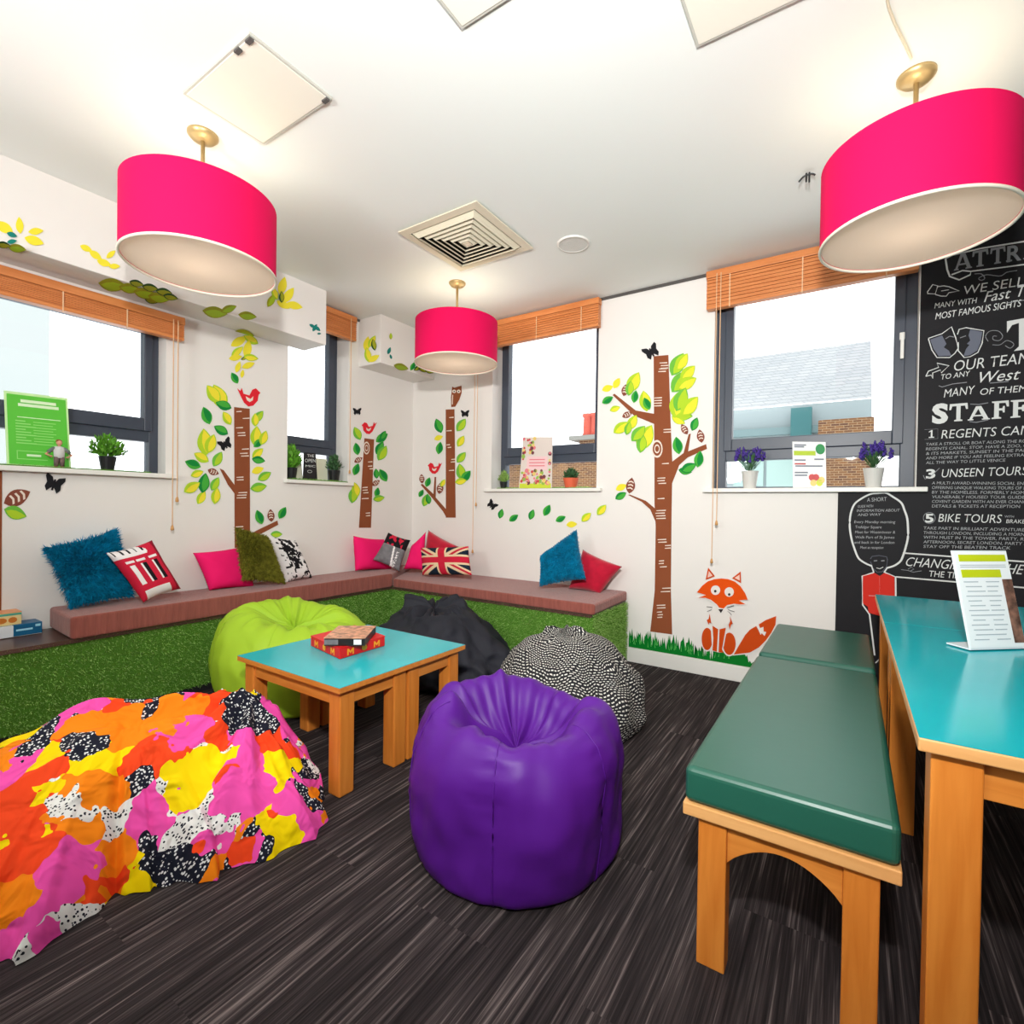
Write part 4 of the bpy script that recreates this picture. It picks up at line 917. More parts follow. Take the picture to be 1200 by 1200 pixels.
cluster('yellow painted leaves on the end face of the small corner soffit', [('SE', 430, 403, 18, 80, 'o'), ('SE', 436, 400, 16, 60, 'y'), ('SE', 438, 404, 14, 100, 'n'), ('SE', 431, 416, 18, 100, 'y'), ('SE', 438, 420, 15, 30, 'o')])
cluster('tiny teal painted sprig on the front of the small corner soffit', [('SF', 456, 411, 9, 70, 't'), ('SF', 458, 418, 6, 110, 't'), ('SF', 458, 394, 8, 90, 'k')])
cluster('dark green painted leaves beside the far pink lamp on the small corner soffit', [('SF', 484, 429, 12, 60, 'g'), ('SF', 490, 431, 12, 30, 'n'), ('SF', 497, 433, 14, -10, 'n'), ('SF', 504, 435, 12, -10, 'n'), ('SB', 470, 430, 18, -14, 'k')])
# birds, owl, butterflies
def bird(label, kind, x, y, s, fl=1):
    P, nv = plane(kind, .003); pts = [(-.50, -.42), (-.36, -.30), (-.30, -.44), (-.22, -.18), (.05, -.10), (.18, -.36), (.34, -.42), (.46, -.30), (.54, -.22), (.46, -.12), (.42, .14), (.22, .36), (.0, .40), (-.20, .22), (-.36, -.10)]
    o = shape(P, nv, [(x+fl*a*s, y+b*s) for a, b in pts], M_red, None, 'bird_sticker'); tag(o, label, 'wall sticker', 'red bird stickers on the painted trees')
    w = shape(P, nv, [(x+fl*a*s, y+b*s) for a, b in ((-.12, -.06), (.10, .06), (.22, -.06), (.20, .12), (.06, .20), (-.06, .12))], M_tick, o, 'wing_line', o=TH+.0003); w.matrix_parent_inverse = Matrix.Identity(4)
bird('red bird sticker on top of the tall trunk behind the olive cushion', 'A', 291, 466, 26)
bird('red bird sticker on the short trunk beside the narrow left window', 'A', 433, 502, 17, -1)
bird('red bird sticker on the branch of the owl tree', 'B', 510, 549, 16, -1)
def butterfly(label, kind, x, y, s, a):
    P, nv = plane(kind, .003); ca, sa = math.cos(math.radians(a)), math.sin(math.radians(a)); m = MB()
    for sg in (1, -1):
        pts = [(0, -.06), (sg*.16, -.34), (sg*.46, -.46), (sg*.50, -.30), (sg*.36, -.04), (sg*.40, .20), (sg*.26, .40), (sg*.12, .22), (0, .12)]
        m.prism([P((x+s*(u*ca-v*sa), y+s*(u*sa+v*ca))) for u, v in pts], nv*TH)
    m.prism([P((x+s*(u*ca-v*sa), y+s*(u*sa+v*ca)), .0006) for u, v in ((-.05, -.25), (.05, -.25), (.05, .3), (-.05, .3))], nv*TH)
    tag(m.build('butterfly_sticker', M_but, None), label, 'wall sticker', 'black butterfly stickers')
butterfly('large black butterfly sticker under the long left window', 'A', 63, 567.5, 24, 18)
butterfly('black butterfly sticker left of the tall trunk behind the olive cushion', 'A', 264, 521, 16, -25)
butterfly('black butterfly sticker above the short tree with the red bird', 'A', 418.5, 482.5, 10, 0)
butterfly('black butterfly sticker right of the painted owl', 'B', 545, 485, 10, 0)
butterfly('black butterfly sticker at the start of the leaf trail', 'B', 576.5, 592, 12, 40)
butterfly('black butterfly sticker on top of the tallest painted tree', 'B', 763.5, 412.5, 19, -30)
P, nv = plane('B', .003)
o = shape(P, nv, [(530, 453), (532.5, 454.5), (537, 453), (540.8, 452), (541, 460), (538.5, 468), (533.5, 476.5), (528.8, 477), (528.5, 466)], M_trunk, None, 'owl_sticker'); tag(o, 'brown owl sticker on top of the trunk left of the back window', 'wall sticker')
for x in (532.3, 537.6):
    e = shape(P, nv, [(x+2.1*math.cos(k), 458.6+2.1*math.sin(k)) for k in np.linspace(0, 2*PI, 13)[:-1]], M_tick, o, 'eye', TH); e.matrix_parent_inverse = Matrix.Identity(4)
    e = shape(P, nv, [(x+.8*math.cos(k), 458.8+.8*math.sin(k)) for k in np.linspace(0, 2*PI, 9)[:-1]], M_but, o, 'eye', 2*TH+.0004); e.matrix_parent_inverse = Matrix.Identity(4)
e = shape(P, nv, [(530, 463), (531, 462.6), (530.6, 474), (529.6, 474)], M_tick, o, 'wing_line', TH); e.matrix_parent_inverse = Matrix.Identity(4)
# painted grass along the skirting
def grass():
    t = thing('grass_mural', 'strip of painted green grass along the skirting under the fox and the tree', 'wall mural', (2.7, -.01, .1))
    r = random.Random(5); x0, x1 = 2.165, 3.16; pts = [(x0, .102)]; x = x0; top = []
    while x < x1:
        hgt = .165+.035*r.random() if x > 2.62 else .19+.05*r.random()
        if x > 2.95: hgt = .13+.03*r.random()
        top += [(x, hgt-(.05*r.random()+.02 if x < 2.75 else .012)), (x+.006, hgt)]; x += r.uniform(.009, .02)
    poly = [(x0, .102)]+top+[(x1, .102)]
    MB().prism([(a, -.0015, b) for a, b in poly], (0, -TH, 0)).build('grass_blades', mat('grass_dark_green', (10, 120, 40), .8, .1), t)
    for k in range(46):
        x = r.uniform(x0+.01, 2.85); z = r.uniform(.12, .15); h = r.uniform(.03, .06); dx = r.uniform(-.012, .012)
        MB().prism([(x, -.003, z), (x+.004, -.003, z), (x+dx+.002, -.003, z+h)], (0, -TH, 0)).build('grass_blade', mat('grass_light_green', (96, 196, 96), .8, .1), t)
grass()
def fox():
    S = lambda x, y: (780+x/7.5, 620+y/7.5); P, nv = plane('B', .0045); o0 = P(S(465, 1100))
    t = thing('fox_mural', 'orange painted fox sitting in the painted grass below the back window', 'wall mural', o0)
    M_f = mat('fox_orange', (232, 82, 8), .75, .15); M_f2 = mat('fox_dark_orange', (206, 74, 16), .75, .15); M_w = mat('fox_white', (236, 230, 224), .8, .1); M_bl = mat('fox_black', (40, 30, 30), .7)
    def sh(pts, M, name, o=0): return shape(P, nv, [S(*p) for p in pts], M, t, name, o)
    el = lambda cx, cy, rx, ry, n=24: [(cx+rx*math.cos(k), cy+ry*math.sin(k)) for k in np.linspace(0, 2*PI, n+1)[:-1]]
    def grow(pts, g):
        cx = sum(p[0] for p in pts)/len(pts); cy = sum(p[1] for p in pts)/len(pts)
        return [(cx+(x-cx)*(1+g/max(20, math.hypot(x-cx, y-cy))), cy+(y-cy)*(1+g/max(20, math.hypot(x-cx, y-cy)))) for x, y in pts]
    tail = [(600, 1102), (640, 1030), (700, 930), (740, 885), (800, 850), (880, 800), (972, 765), (966, 840), (930, 910), (880, 980), (820, 1040), (740, 1085)]
    sh(grow(tail, 14), M_w, 'outline'); sh(tail, M_f2, 'tail', .0018); sh([(795, 850), (815, 830), (830, 870), (860, 860), (862, 900), (885, 905), (870, 940), (845, 915), (835, 930), (815, 885)], M_w, 'tail_stripe', .0036)
    for pts, M, nm in ((el(365, 966, 48, 98), M_f2, 'haunch'), (el(560, 1008, 56, 98), M_f2, 'haunch')): sh(grow(pts, 12), M_w, 'outline', -.001); sh(pts, M, nm, .0008)
    sh([(395, 840), (545, 840), (540, 880), (500, 1085), (470, 1085), (410, 1070)], M_w, 'outline', .0016)
    sh([(412, 850), (462, 880), (450, 1078), (412, 1066), (420, 960)], M_f2, 'leg', .003); sh([(474, 880), (530, 868), (496, 1055), (508, 1086), (466, 1082)], M_f2, 'leg', .003)
    sh(el(482, 775, 90, 100), M_w, 'chest', .004)
    sh([(388, 742), (402, 830), (384, 820), (378, 842), (362, 800), (378, 790)], M_f2, 'shoulder', .0052); sh([(566, 768), (590, 832), (575, 840), (562, 884), (555, 840), (568, 810)], M_f2, 'shoulder', .0052)
    head = [(275, 556), (320, 500), (370, 460), (430, 440), (490, 434), (550, 440), (610, 462), (660, 505), (700, 565), (722, 622), (690, 622), (645, 628), (700, 660), (650, 662), (600, 656), (540, 668), (510, 698), (470, 690), (450, 662), (400, 622), (350, 604), (290, 602), (355, 580), (310, 566)]
    sh(grow(head, 14), M_w, 'outline', .0045); sh(head, M_f, 'head', .0063)
    for e, i in (([(374, 338), (434, 415), (352, 446)], [(380, 368), (414, 410), (368, 428)]), ([(660, 372), (664, 476), (584, 432)], [(650, 400), (652, 452), (606, 430)])):
        sh(e, M_f2, 'ear', .003); sh(i, mat('fox_pink', (240, 200, 186), .8), 'inner_ear', .0045)
    for x, y in ((439, 537), (559, 553)): sh(el(x, y, 41, 42), M_w, 'eye', .008)
    for x, y in ((437, 546), (559, 575)): sh(el(x, y, 11, 12, 12), M_bl, 'pupil', .0096)
    sh([(462, 704), (508, 704), (486, 738)], M_bl, 'nose', .008)
    for a, b in (((360, 680), (410, 686)), ((365, 722), (405, 706)), ((540, 690), (600, 672)), ((548, 706), (606, 725)), ((545, 720), (580, 750))):
        sh([a, b, (b[0], b[1]+5), (a[0], a[1]+4)], M_bl, 'whisker', .0052)
fox()

# ================================================================== THINGS ON THE WINDOW SILLS
M_pot = mat('black_pot', (26, 26, 28), .4); M_leafg = mat('plant_green', (96, 158, 44), .6, .3, var=.45, vscale=60); M_leafd = mat('plant_dark_green', (62, 100, 60), .6, .3, var=.4, vscale=60)
def plant(label, p, pr, ph, fr, fh, M_p=M_pot, M_l=M_leafg, n=260, seed=0, group='small potted plants on the window sills', bl=.05):
    t = thing('potted_plant', label, 'plant', p, group); x, y, z = p
    MB().lathe([(pr*.72, 0), (pr, ph), (pr*.9, ph), (pr*.86, ph*.85), (.001, ph*.85)], p, 20).build('pot', M_p, t, smooth=False)
    r = random.Random(seed); m = MB()
    for _ in range(n):
        a = r.uniform(0, 2*PI); e = r.uniform(.05, 1.0)**.7; L = r.uniform(.3, 1)
        d = V3(math.cos(a)*fr*e, math.sin(a)*fr*e, fh*(1.05-.75*e*e)); b = V3(x, y, z+ph*.85)
        q = b+d*L; dd = d/np.linalg.norm(d)+V3(r.uniform(-.7, .7), r.uniform(-.7, .7), r.uniform(-.2, .6)); dd /= np.linalg.norm(dd)
        s = np.cross(dd, V3(r.uniform(-1, 1), r.uniform(-1, 1), r.uniform(-1, 1))); s = s/(np.linalg.norm(s)+1e-6)*bl*.16
        m.add([q-dd*bl*.5, q+s, q+dd*bl*.5, q-s], [(0, 1, 2, 3)])
    for _ in range(14):
        a = r.uniform(0, 2*PI); d = V3(math.cos(a)*fr*.6, math.sin(a)*fr*.6, fh*.7); m.tube([V3(x, y, z+ph*.8), V3(x, y, z+ph*.8)+d], .0014, 4)
    m.build('foliage', M_l, t); return t
M_mat = M_turf
def sill_mat(label, pts):
    m = MB(); m.prism(pts, (0, 0, .006)); o = m.build('turf_mat', M_turf_back); tag(o, label, 'grass mat', 'strips of artificial grass on the window sills')
    g = MB(); a, b = np.array(pts[0]), np.array(pts[2]); lo, hi = np.minimum(a, b), np.maximum(a, b)
    blades(g, 1500, lambda: (V3(rnd.uniform(lo[0], hi[0]), rnd.uniform(lo[1], hi[1]), lo[2]+.006), V3(0, 0, 1), V3(1, 0, 0)), ln=(.005, .010))
    q = g.build('turf_pile', M_turf, o); q['kind'] = 'stuff'; q.matrix_parent_inverse = Matrix.Identity(4)
zA = SZA; zB = SZB+.005
sill_mat('strip of artificial grass on the sill of the long left window', [(-.09, -3.2, zA), (.035, -3.2, zA), (.035, -2.19, zA), (-.09, -2.19, zA)])
sill_mat('strip of artificial grass on the sill of the narrow left window', [(-.13, -1.27, zA+.01), (.03, -1.27, zA+.01), (.03, -.77, zA+.01), (-.13, -.77, zA+.01)])
sill_mat('strip of artificial grass on the sill of the window above the leaf trail', [(.96, .03, zB), (1.80, .03, zB), (1.80, .13, zB), (.96, .13, zB)])
zm = .008
plant('bushy yellow-green plant in a black pot on the long left sill', V3(-.03, onA(126, 546, -.03)[1], zA+zm), .042, .075, .105, .13, n=340, seed=1, bl=.045)
plant('grassy light green plant in a black pot, left one on the narrow left sill', V3(-.06, -1.225, zA+.01+zm), .045, .085, .075, .17, n=300, seed=2, bl=.075)
plant('dull dark green plant in a black pot, right one on the narrow left sill', V3(-.06, -.84, zA+.01+zm), .05, .09, .075, .14, M_l=M_leafd, n=260, seed=3, bl=.04)
pp = onB(590.5, 566, -.08); plant('little round pale green plant in a black pot left of the floral flyer', V3(pp[0], .08, zB+zm), .036, .055, .055, .10, M_l=mat('plant_pale_green', (140, 174, 84), .6, .3, var=.3, vscale=60), n=260, seed=4, bl=.03)
pp = onB(669, 564, -.08); plant('dark green plant in an orange pot right of the floral flyer', V3(pp[0], .08, zB+zm), .062, .075, .07, .085, M_p=mat('orange_pot', (226, 100, 66), .6), M_l=M_leafd, n=260, seed=5, bl=.04)
def card(name, label, cat, corners, M, th=.004, back=None):
    c = [np.asarray(p, float) for p in corners]; n = np.cross(c[1]-c[0], c[3]-c[0]); n /= np.linalg.norm(n); n = n if np.dot(n, CAM-c[0]) > 0 else -n
    t = thing(name, label, cat, (c[0]+c[1])/2); MB().prism(c, -n*th).build('board', M, t)
    q = lambda u, v, o=.0006: c[0]*(1-u)*(1-v)+c[1]*u*(1-v)+c[2]*u*v+c[3]*(1-u)*v+n*o
    def bar(nm, u0, u1, v0, v1, mm, o=.0006): return MB().prism([q(u0, v0, o), q(u1, v0, o), q(u1, v1, o), q(u0, v1, o)], n*.0005).build(nm, mm, t)
    def poly(nm, pts, mm, o=.0012): return MB().prism([q(u, v, o) for u, v in pts], n*.0005).build(nm, mm, t)
    # a folded back leg, so that the card stands by itself
    a, b, d = q(.4, .0, -th-.001), q(.6, 0, -th-.001), q(.5, .6, -th-.001)
    MB().prism([a, b, d], -n*.003).build('stand_leg', M_white, t)
    return t, bar, poly
C4 = [onA(8, 541, -.03), onA(83.5, 545, -.03), onA(79, 466.5, -.06), onA(4.5, 457.5, -.06)]
C4[0][2] = C4[1][2] = zA+zm
t, bar, poly = card('standing_poster', 'bright green poster card standing on the long left sill', 'poster', C4, mat('poster_pale_green', (206, 246, 176), .5))
bar('poster_face', .035, .965, .01, .965, mat('poster_green', (92, 200, 58), .5))
M_pt = mat('poster_text_white', (226, 250, 210), .6); M_pt2 = mat('poster_text_pale', (150, 224, 120), .6)
bar('heading_line', .24, .80, .865, .905, M_pt, .0014); bar('heading_line', .20, .84, .81, .85, M_pt, .0014); bar('rule_line', .18, .86, .655, .665, M_pt, .0014)
for k in range(9): bar('text_line', .15, .30+.08*(k % 3), .60-.038*k, .615-.038*k, M_pt2, .0014); bar('text_line', .42, .78-.05*(k % 2), .60-.038*k, .61-.038*k, M_pt2, .0014)
for a in ((.15, .62, .19, .20), (.15, .62, .08, .09), (.15, .165, .08, .20)): bar('text_frame', *a, M_pt2, .0014)
bar('logo_line', .30, .52, .125, .155, M_pt, .0014)
def figurine():
    y = onA(70.5, 544, .03)[1]; c = V3(.014, y, zA+zm); s = .148
    t = thing('figurine', 'little standing figure in a pale shirt and brown trousers in front of the green poster', 'figurine', c)
    sk = mat('figurine_skin', (222, 160, 132), .6); shm = mat('figurine_shirt', (206, 208, 204), .7); tr = mat('figurine_trousers', (112, 92, 88), .7); hr = mat('figurine_hair', (140, 84, 44), .7); slv = mat('figurine_sleeve', (112, 122, 116), .7)
    q = lambda u, v, w=0: c+V3(w*s, u*s, v*s)
    b = MB(); b.sphere(q(0, .85), .085*s, .085*s, .105*s, 10); b.tube([q(0, .70), q(0, .80)], .04*s, 8)
    for sg in (1, -1): b.tube([q(sg*.20, .56), q(sg*.36, .42), q(sg*.20, .33, .05)], [.045*s, .038*s, .04*s], 8); b.tube([q(sg*.08, .30), q(sg*.09, .0)], [.06*s, .05*s], 8)
    b.build('body', sk, t, smooth=True)
    m = MB(); m.lathe([(.12*s, .30*s), (.15*s, .32*s), (.155*s, .45*s), (.17*s, .60*s), (.13*s, .70*s), (.05*s, .72*s)], c, 16)
    for i in range(len(m.v)): vx, vy, vz = m.v[i]; m.v[i] = (c[0]+(vx-c[0])*.62, vy, vz)
    m.build('shirt', shm, t, smooth=True)
    m = MB()
    for sg in (1, -1): m.tube([q(sg*.13, .66), q(sg*.23, .57), q(sg*.30, .49)], [.055*s, .062*s, .062*s], 8)
    m.build('sleeves', slv, t, smooth=True)
    m = MB()
    for sg in (1, -1): m.tube([q(sg*.07, .34), q(sg*.08, .02)], [.085*s, .065*s], 10)
    m.build('trousers', tr, t, smooth=True)
    m = MB(); m.sphere(q(-.005, .895, -.02), .088*s, .09*s, .075*s, 8); m.build('hair', hr, t, smooth=True)
figurine()
c = [onA(355, 556, -.07), onA(372, 556.5, -.07), onA(370, 531, -.07), onA(356, 530, -.07)]; c[0][2] = c[1][2] = zA+.01+zm
t, bar, poly = card('chalk_sign', 'small black sign with white lettering between the two plants on the narrow left sill', 'sign', c, mat('sign_black', (28, 26, 30), .6))
def put_text(s, p0, p1, h, n, M, name, parent, shear=0.0, bold=0.0, ident=False, up=None):
    """letters s along the baseline p0 -> p1, capital height h, on the plane with normal n"""
    cu = bpy.data.curves.new('letters', 'FONT'); cu.body = s; cu.size = 1; cu.offset = bold; cu.resolution_u = 3
    ob = bpy.data.objects.new('letters', cu); COL.objects.link(ob); bpy.context.view_layer.update()
    me = bpy.data.meshes.new_from_object(ob.evaluated_get(bpy.context.evaluated_depsgraph_get())); bpy.data.objects.remove(ob, do_unlink=True); bpy.data.curves.remove(cu)
    if not len(me.vertices): return None
    co = np.empty(len(me.vertices)*3); me.vertices.foreach_get('co', co); co = co.reshape(-1, 3)
    x0, x1 = co[:, 0].min(), co[:, 0].max(); p0, p1 = np.asarray(p0, float), np.asarray(p1, float)
    up = np.array([0, 0, 1.0]) if up is None else np.asarray(up)
    e = (p1-p0); y = co[:, 1]/.69*h; L = np.linalg.norm(e)
    u = (co[:, 0]-x0)/(x1-x0)*L+shear*y
    q = p0[None]+u[:, None]*(e/L)[None]+y[:, None]*up[None]
    me.vertices.foreach_set('co', q.reshape(-1)); me.materials.clear(); me.materials.append(M); me.update(); me.name = name
    ob = bpy.data.objects.new(name, me); COL.objects.link(ob); ob.parent = parent
    ob.matrix_parent_inverse = Matrix.Identity(4) if ident else Matrix.Translation(-Vector(parent.location))
    return ob
def sign_text(s, x0, x1, y, h): put_text(s, onA(x0, y, -.067), onA(x1, y+.4, -.067), h, (1, 0, 0), M_wht, 'lettering', t)
sign_text('THE', 360, 368, 535.5, .022); sign_text('OPEN', 357.3, 369.8, 541.5, .026); sign_text('MIC', 358, 369.5, 547.2, .016)
cc = onA(363, 552.5, -.067); MB().tube([cc+V3(0, .02*math.cos(k), .010*math.sin(k)) for k in np.linspace(0, 2*PI, 14)], .0016, 4).build('lettering', M_wht, t)
o = MB().prism([(-.11, -1.20, zA+.018), (-.11, -1.09, zA+.018), (-.125, -1.09, zA+.15), (-.125, -1.20, zA+.15)], (-.003, 0, 0)).build('small_card', mat('card_cream', (240, 240, 214), .6)); tag(o, 'pale card standing behind the grassy plant on the narrow left sill', 'card')
o = MB().prism([(-.11, -.985, zA+.018), (-.11, -.86, zA+.018), (-.125, -.86, zA+.20), (-.125, -.985, zA+.20)], (-.003, 0, 0)).build('small_card', mat('card_cream', (240, 240, 214), .6)); tag(o, 'pale card standing behind the dark plant on the narrow left sill', 'card')
# floral flyer on the sill above the leaf trail
c = [onB(608, 565.5, -.03), onB(646.5, 565.5, -.03), onB(647.5, 512, -.06), onB(613, 512, -.06)]; c[0][2] = c[1][2] = zB
t, bar, poly = card('flyer_stand', 'floral patterned flyer standing on the sill above the leaf trail', 'flyer', c, mat('flyer_pale', (226, 214, 206), .5))
r = random.Random(9); cols = [mat('flyer_pink', (232, 130, 140), .5), mat('flyer_yellow', (236, 206, 120), .5), mat('flyer_red', (206, 70, 70), .5), mat('flyer_green', (150, 186, 80), .5), mat('flyer_plum', (120, 60, 70), .5)]
bar('flyer_panel', .20, .86, .36, .62, mat('flyer_blush', (244, 206, 208), .5), .0014); bar('flyer_base', .02, .98, .01, .10, mat('flyer_lime', (206, 220, 60), .5), .001)
for k in range(92):
    u, v = (r.uniform(.06, .94), r.uniform(.10, .36)) if k < 56 else ((r.uniform(.04, .42), r.uniform(.68, .97)) if k < 78 else (r.choice((.07, .93)), r.uniform(.3, .7)))
    rr = r.uniform(.03, .065); poly('flower_print', [(u+rr*math.cos(a), v+rr*.7*math.sin(a)) for a in np.linspace(0, 2*PI, 8)[:-1]], cols[k % 5], .0016+.00012*(k % 12))
for k in range(3): bar('text_line', .28, .78, .55-.06*k, .57-.06*k, cols[0], .0032)
# lavender pots and the white notice by the chalkboard
def lavender(label, px, seed):
    x = onB(px, 564, -.02)[0]; p = V3(x, .01, zB-.012+.003); t = thing('lavender_pot', label, 'plant', p, 'pots of lavender on the sill by the chalkboard')
    MB().lathe([(.036, 0), (.050, .105), (.053, .108), (.048, .108), (.046, .095), (.001, .095)], p, 24).build('pot', mat('silver_pot', (216, 214, 208), .3, .5), t, smooth=False)
    r = random.Random(seed); st = MB(); lf = MB()
    for k in range(16):
        a = r.uniform(0, 2*PI); rr = r.uniform(.01, .07); h = r.uniform(.10, .17); q = p+V3(rr*math.cos(a)*1.2, rr*math.sin(a)*.6, .10+h*.7); st.tube([p+V3(0, 0, .095), (p+q)/2+V3(0, 0, .05), q], .0016, 4)
        f = MB()
        for j in range(9):
            z = j/8; f.sphere(q+V3(r.uniform(-.008, .008), r.uniform(-.008, .008), z*.05-.01), .009*(1.15-z*.6), .009*(1.15-z*.6), .008, 4)
        f.build('flower_spike', mat('lavender_purple', (72, 50, 140), .7, var=.3, vscale=60), t, smooth=True)
    for k in range(120):
        a = r.uniform(0, 2*PI); d = V3(math.cos(a)*.06*r.random(), math.sin(a)*.04*r.random(), .02+.08*r.random()); q = p+V3(0, 0, .10)+d
        s = V3(-math.sin(a), math.cos(a), 0)*.004; lf.add([q-d*.4, q+s, q+d*.4, q-s], [(0, 1, 2, 3)])
    st.build('stems', M_leafd, t); lf.build('foliage', M_leafd, t)
lavender('purple lavender in a pale metal pot, left of the white notice', 879, 1)
lavender('purple lavender in a pale metal pot, right of the white notice', 1023.5, 2)
c = [onB(929.5, 566, .0), onB(968.5, 567, .0), onB(967.5, 518, -.03), onB(928.5, 517.5, -.03)]; c[0][2] = c[1][2] = zB-.008
t, bar, poly = card('notice_card', 'white notice with a lime band and green badge between the lavender pots', 'notice', c, mat('notice_white', (242, 242, 242), .5))
bar('lime_band', .04, .70, .70, .80, mat('notice_lime', (180, 204, 30), .5)); poly('round_badge', [(.84+.14*math.cos(a), .84+.115*math.sin(a)) for a in np.linspace(0, 2*PI, 22)[:-1]], mat('badge_green', (20, 140, 70), .5))
M_nt = mat('notice_text', (120, 128, 140), .6)
for u0, u1, v in ((.06, .42, .93), (.06, .36, .89), (.06, .40, .60), (.66, .94, .62), (.08, .90, .47), (.06, .46, .33), (.06, .44, .27)): bar('text_line', u0, u1, v-.018, v+.012, M_nt)
bar('text_line', .06, .40, .50, .53, mat('notice_red', (190, 60, 60), .6)); 
for u, v, cc in ((.58, .22, cols[2]), (.70, .22, cols[2]), (.62, .10, cols[1]), (.80, .10, mat('flyer_lime', (206, 220, 60), .5)), (.86, .16, cols[1])): poly('flower_print', [(u+.10*math.cos(a), v+.075*math.sin(a)) for a in np.linspace(0, 2*PI, 10)[:-1]], cc)

# ================================================================== CHALKBOARD WITH ITS LETTERING
def chalkboard():
    xl = 3.772; xb = 3.415; xr = XR-.01; zs = SZB-.032
    t = thing('chalkboard', 'large black chalkboard wall with white chalk lettering and a drawn guardsman', 'chalkboard', (4.2, 0, .4))
    b = MB(); b.prism([(xb, 0, .02), (xr, 0, .02), (xr, 0, CEIL-.002), (xl, 0, CEIL-.002), (xl, 0, zs), (xb, 0, zs)], (0, -.004, 0)); b.build('board_panel', M_chalk, t)
    K = .006
    Q = lambda x, y: onB(x, y, K)
    def tx(s, x0, y0, x1, y1, hpx, M=M_wht, shear=.12, bold=-.004, name='chalk_lettering'):
        a, b2 = Q(x0, y0), Q(x1, y1); h = abs(Q(x0, y0-hpx)[2]-a[2]); return put_text(s, a, b2, h, (0, -1, 0), M, name, t, shear, bold)
    def ln(pts, w=.006, M=M_wht, name='chalk_line', smooth=0):
        p3 = [Q(*p) for p in pts]
        if smooth: p3 = catmull(p3, smooth)
        m = MB()
        m.tube([q for q in p3], w/2, 5); i0 = 0
        for i in range(len(m.v)): x, y, z = m.v[i]; m.v[i] = (x, -K+(y+K)*.25, z)
        return m.build(name, M, t)
    # heading in its scroll (the board runs on past the edge of the photograph)
    G = {'A': [(0, 0), (.26, 0), (.26, .07), (.20, .09), (.26, .27), (.66, .27), (.72, .09), (.64, .07), (.64, 0), (1, 0), (1, .07), (.93, .09), (.60, 1), (.36, 1), (.07, .09), (0, .07)],
         'T': [(.28, 0), (.72, 0), (.72, .07), (.61, .10), (.61, .86), (.84, .86), (.90, .66), (1, .66), (.97, 1), (.03, 1), (0, .66), (.10, .66), (.16, .86), (.39, .86), (.39, .10), (.28, .07)],
         'F': [(0, 0), (.56, 0), (.56, .07), (.42, .10), (.42, .46), (.62, .46), (.66, .34), (.76, .34), (.76, .70), (.66, .70), (.62, .58), (.42, .58), (.42, .88), (.80, .88), (.88, .66), (1, .66), (.98, 1), (0, 1), (0, .93), (.14, .90), (.14, .10), (0, .07)],
         '1': [(.1, 0), (.9, 0), (.9, .12), (.64, .14), (.64, 1), (.46, 1), (.1, .82), (.1, .72), (.40, .80), (.40, .14), (.1, .12)]}
    def glyph(ch, x0, y0, x1, y1, hpx, M=M_wht):
        a, b2 = Q(x0, y0), Q(x1, y1); h = abs(Q(x0, y0-hpx)[2]-a[2])
        MB().prism([a+(b2-a)*u+V3(0, 0, h*v) for u, v in G[ch]], (0, -.0008, 0)).build('chalk_lettering', M, t)
        if ch == 'A': MB().prism([a+(b2-a)*u+V3(0, 0, h*v)-V3(0, .0009, 0) for u, v in ((.31, .37), (.61, .37), (.47, .80))], (0, -.0006, 0)).build('chalk_lettering', M_chalk, t)
    base1 = lambda x: 317.3-(x-1118)*.165
    for ch, x0, x1 in (('A', 1118, 1139), ('T', 1139, 1158), ('T', 1160, 1178)): glyph(ch, x0, base1(x0), x1, base1(x1), 19, M_grey)
    tx('R', 1180, base1(1180), 1197, base1(1197), 18, M_grey, 0, .02); MB().prism([Q(1179, base1(1179)), Q(1186, base1(1186)), Q(1186, base1(1186)-2), Q(1179, base1(1179)-2)], (0, -.0009, 0)).build('chalk_lettering', M_grey, t)
    glyph('A', 1199, base1(1199), 1219, base1(1219), 19, M_grey); tx('CTIONS', 1221, base1(1221), 1330, base1(1330), 19, M_grey, 0, .02)
    ln([(1108, 303), (1110, 316), (1113, 324), (1124, 328), (1137, 322), (1138, 318), (1128, 317), (1115, 322)], .008); ln([(1108, 303), (1116, 299), (1150, 291), (1200, 283), (1260, 272)], .008); ln([(1137, 318), (1170, 314), (1200, 310), (1260, 302)], .007)
    ln([(1142, 321), (1150, 321), (1154, 326), (1150, 328.5), (1147, 326), (1156, 322), (1172, 323.5), (1180, 319), (1192, 317)], .004, M_grey, smooth=30)
    # pointing hand
    ln([(1087, 342), (1093, 333.5), (1099, 335), (1096, 344.5), (1087, 344), (1087, 342)], .005); ln([(1098, 336), (1106, 335), (1112, 336), (1124, 341), (1112, 343), (1109, 347), (1103, 347), (1096, 345)], .005); ln([(1103, 341), (1112, 339.5)], .004)
    tx('WE SELL DISCOUNTED', 1128, 345.5, 1345, 312, 10); tx('MANY WITH', 1095, 361.5, 1144, 355, 6.2, bold=0); tx('Fast Track', 1153, 354, 1236, 341, 12, shear=.25, bold=0); tx('MOST FAMOUS SIGHTS', 1096, 374.5, 1196, 359, 7.5, bold=0)
    ln([(1180, 355), (1230, 347)], .004, M_grey)
    # theatre masks
    for pts in ([(1088, 396.5), (1104, 391), (1115, 383), (1120, 396), (1123, 408), (1119, 414), (1113, 419), (1098, 419), (1092, 410), (1088, 397)], [(1122, 392), (1124, 386), (1132, 384), (1153, 387.5), (1151, 402), (1146, 413), (1137, 418), (1130, 419), (1123, 411), (1123, 401)]): ln(pts, .005)
    M_mid = mat('chalk_shading', (112, 116, 130), .9, .1)
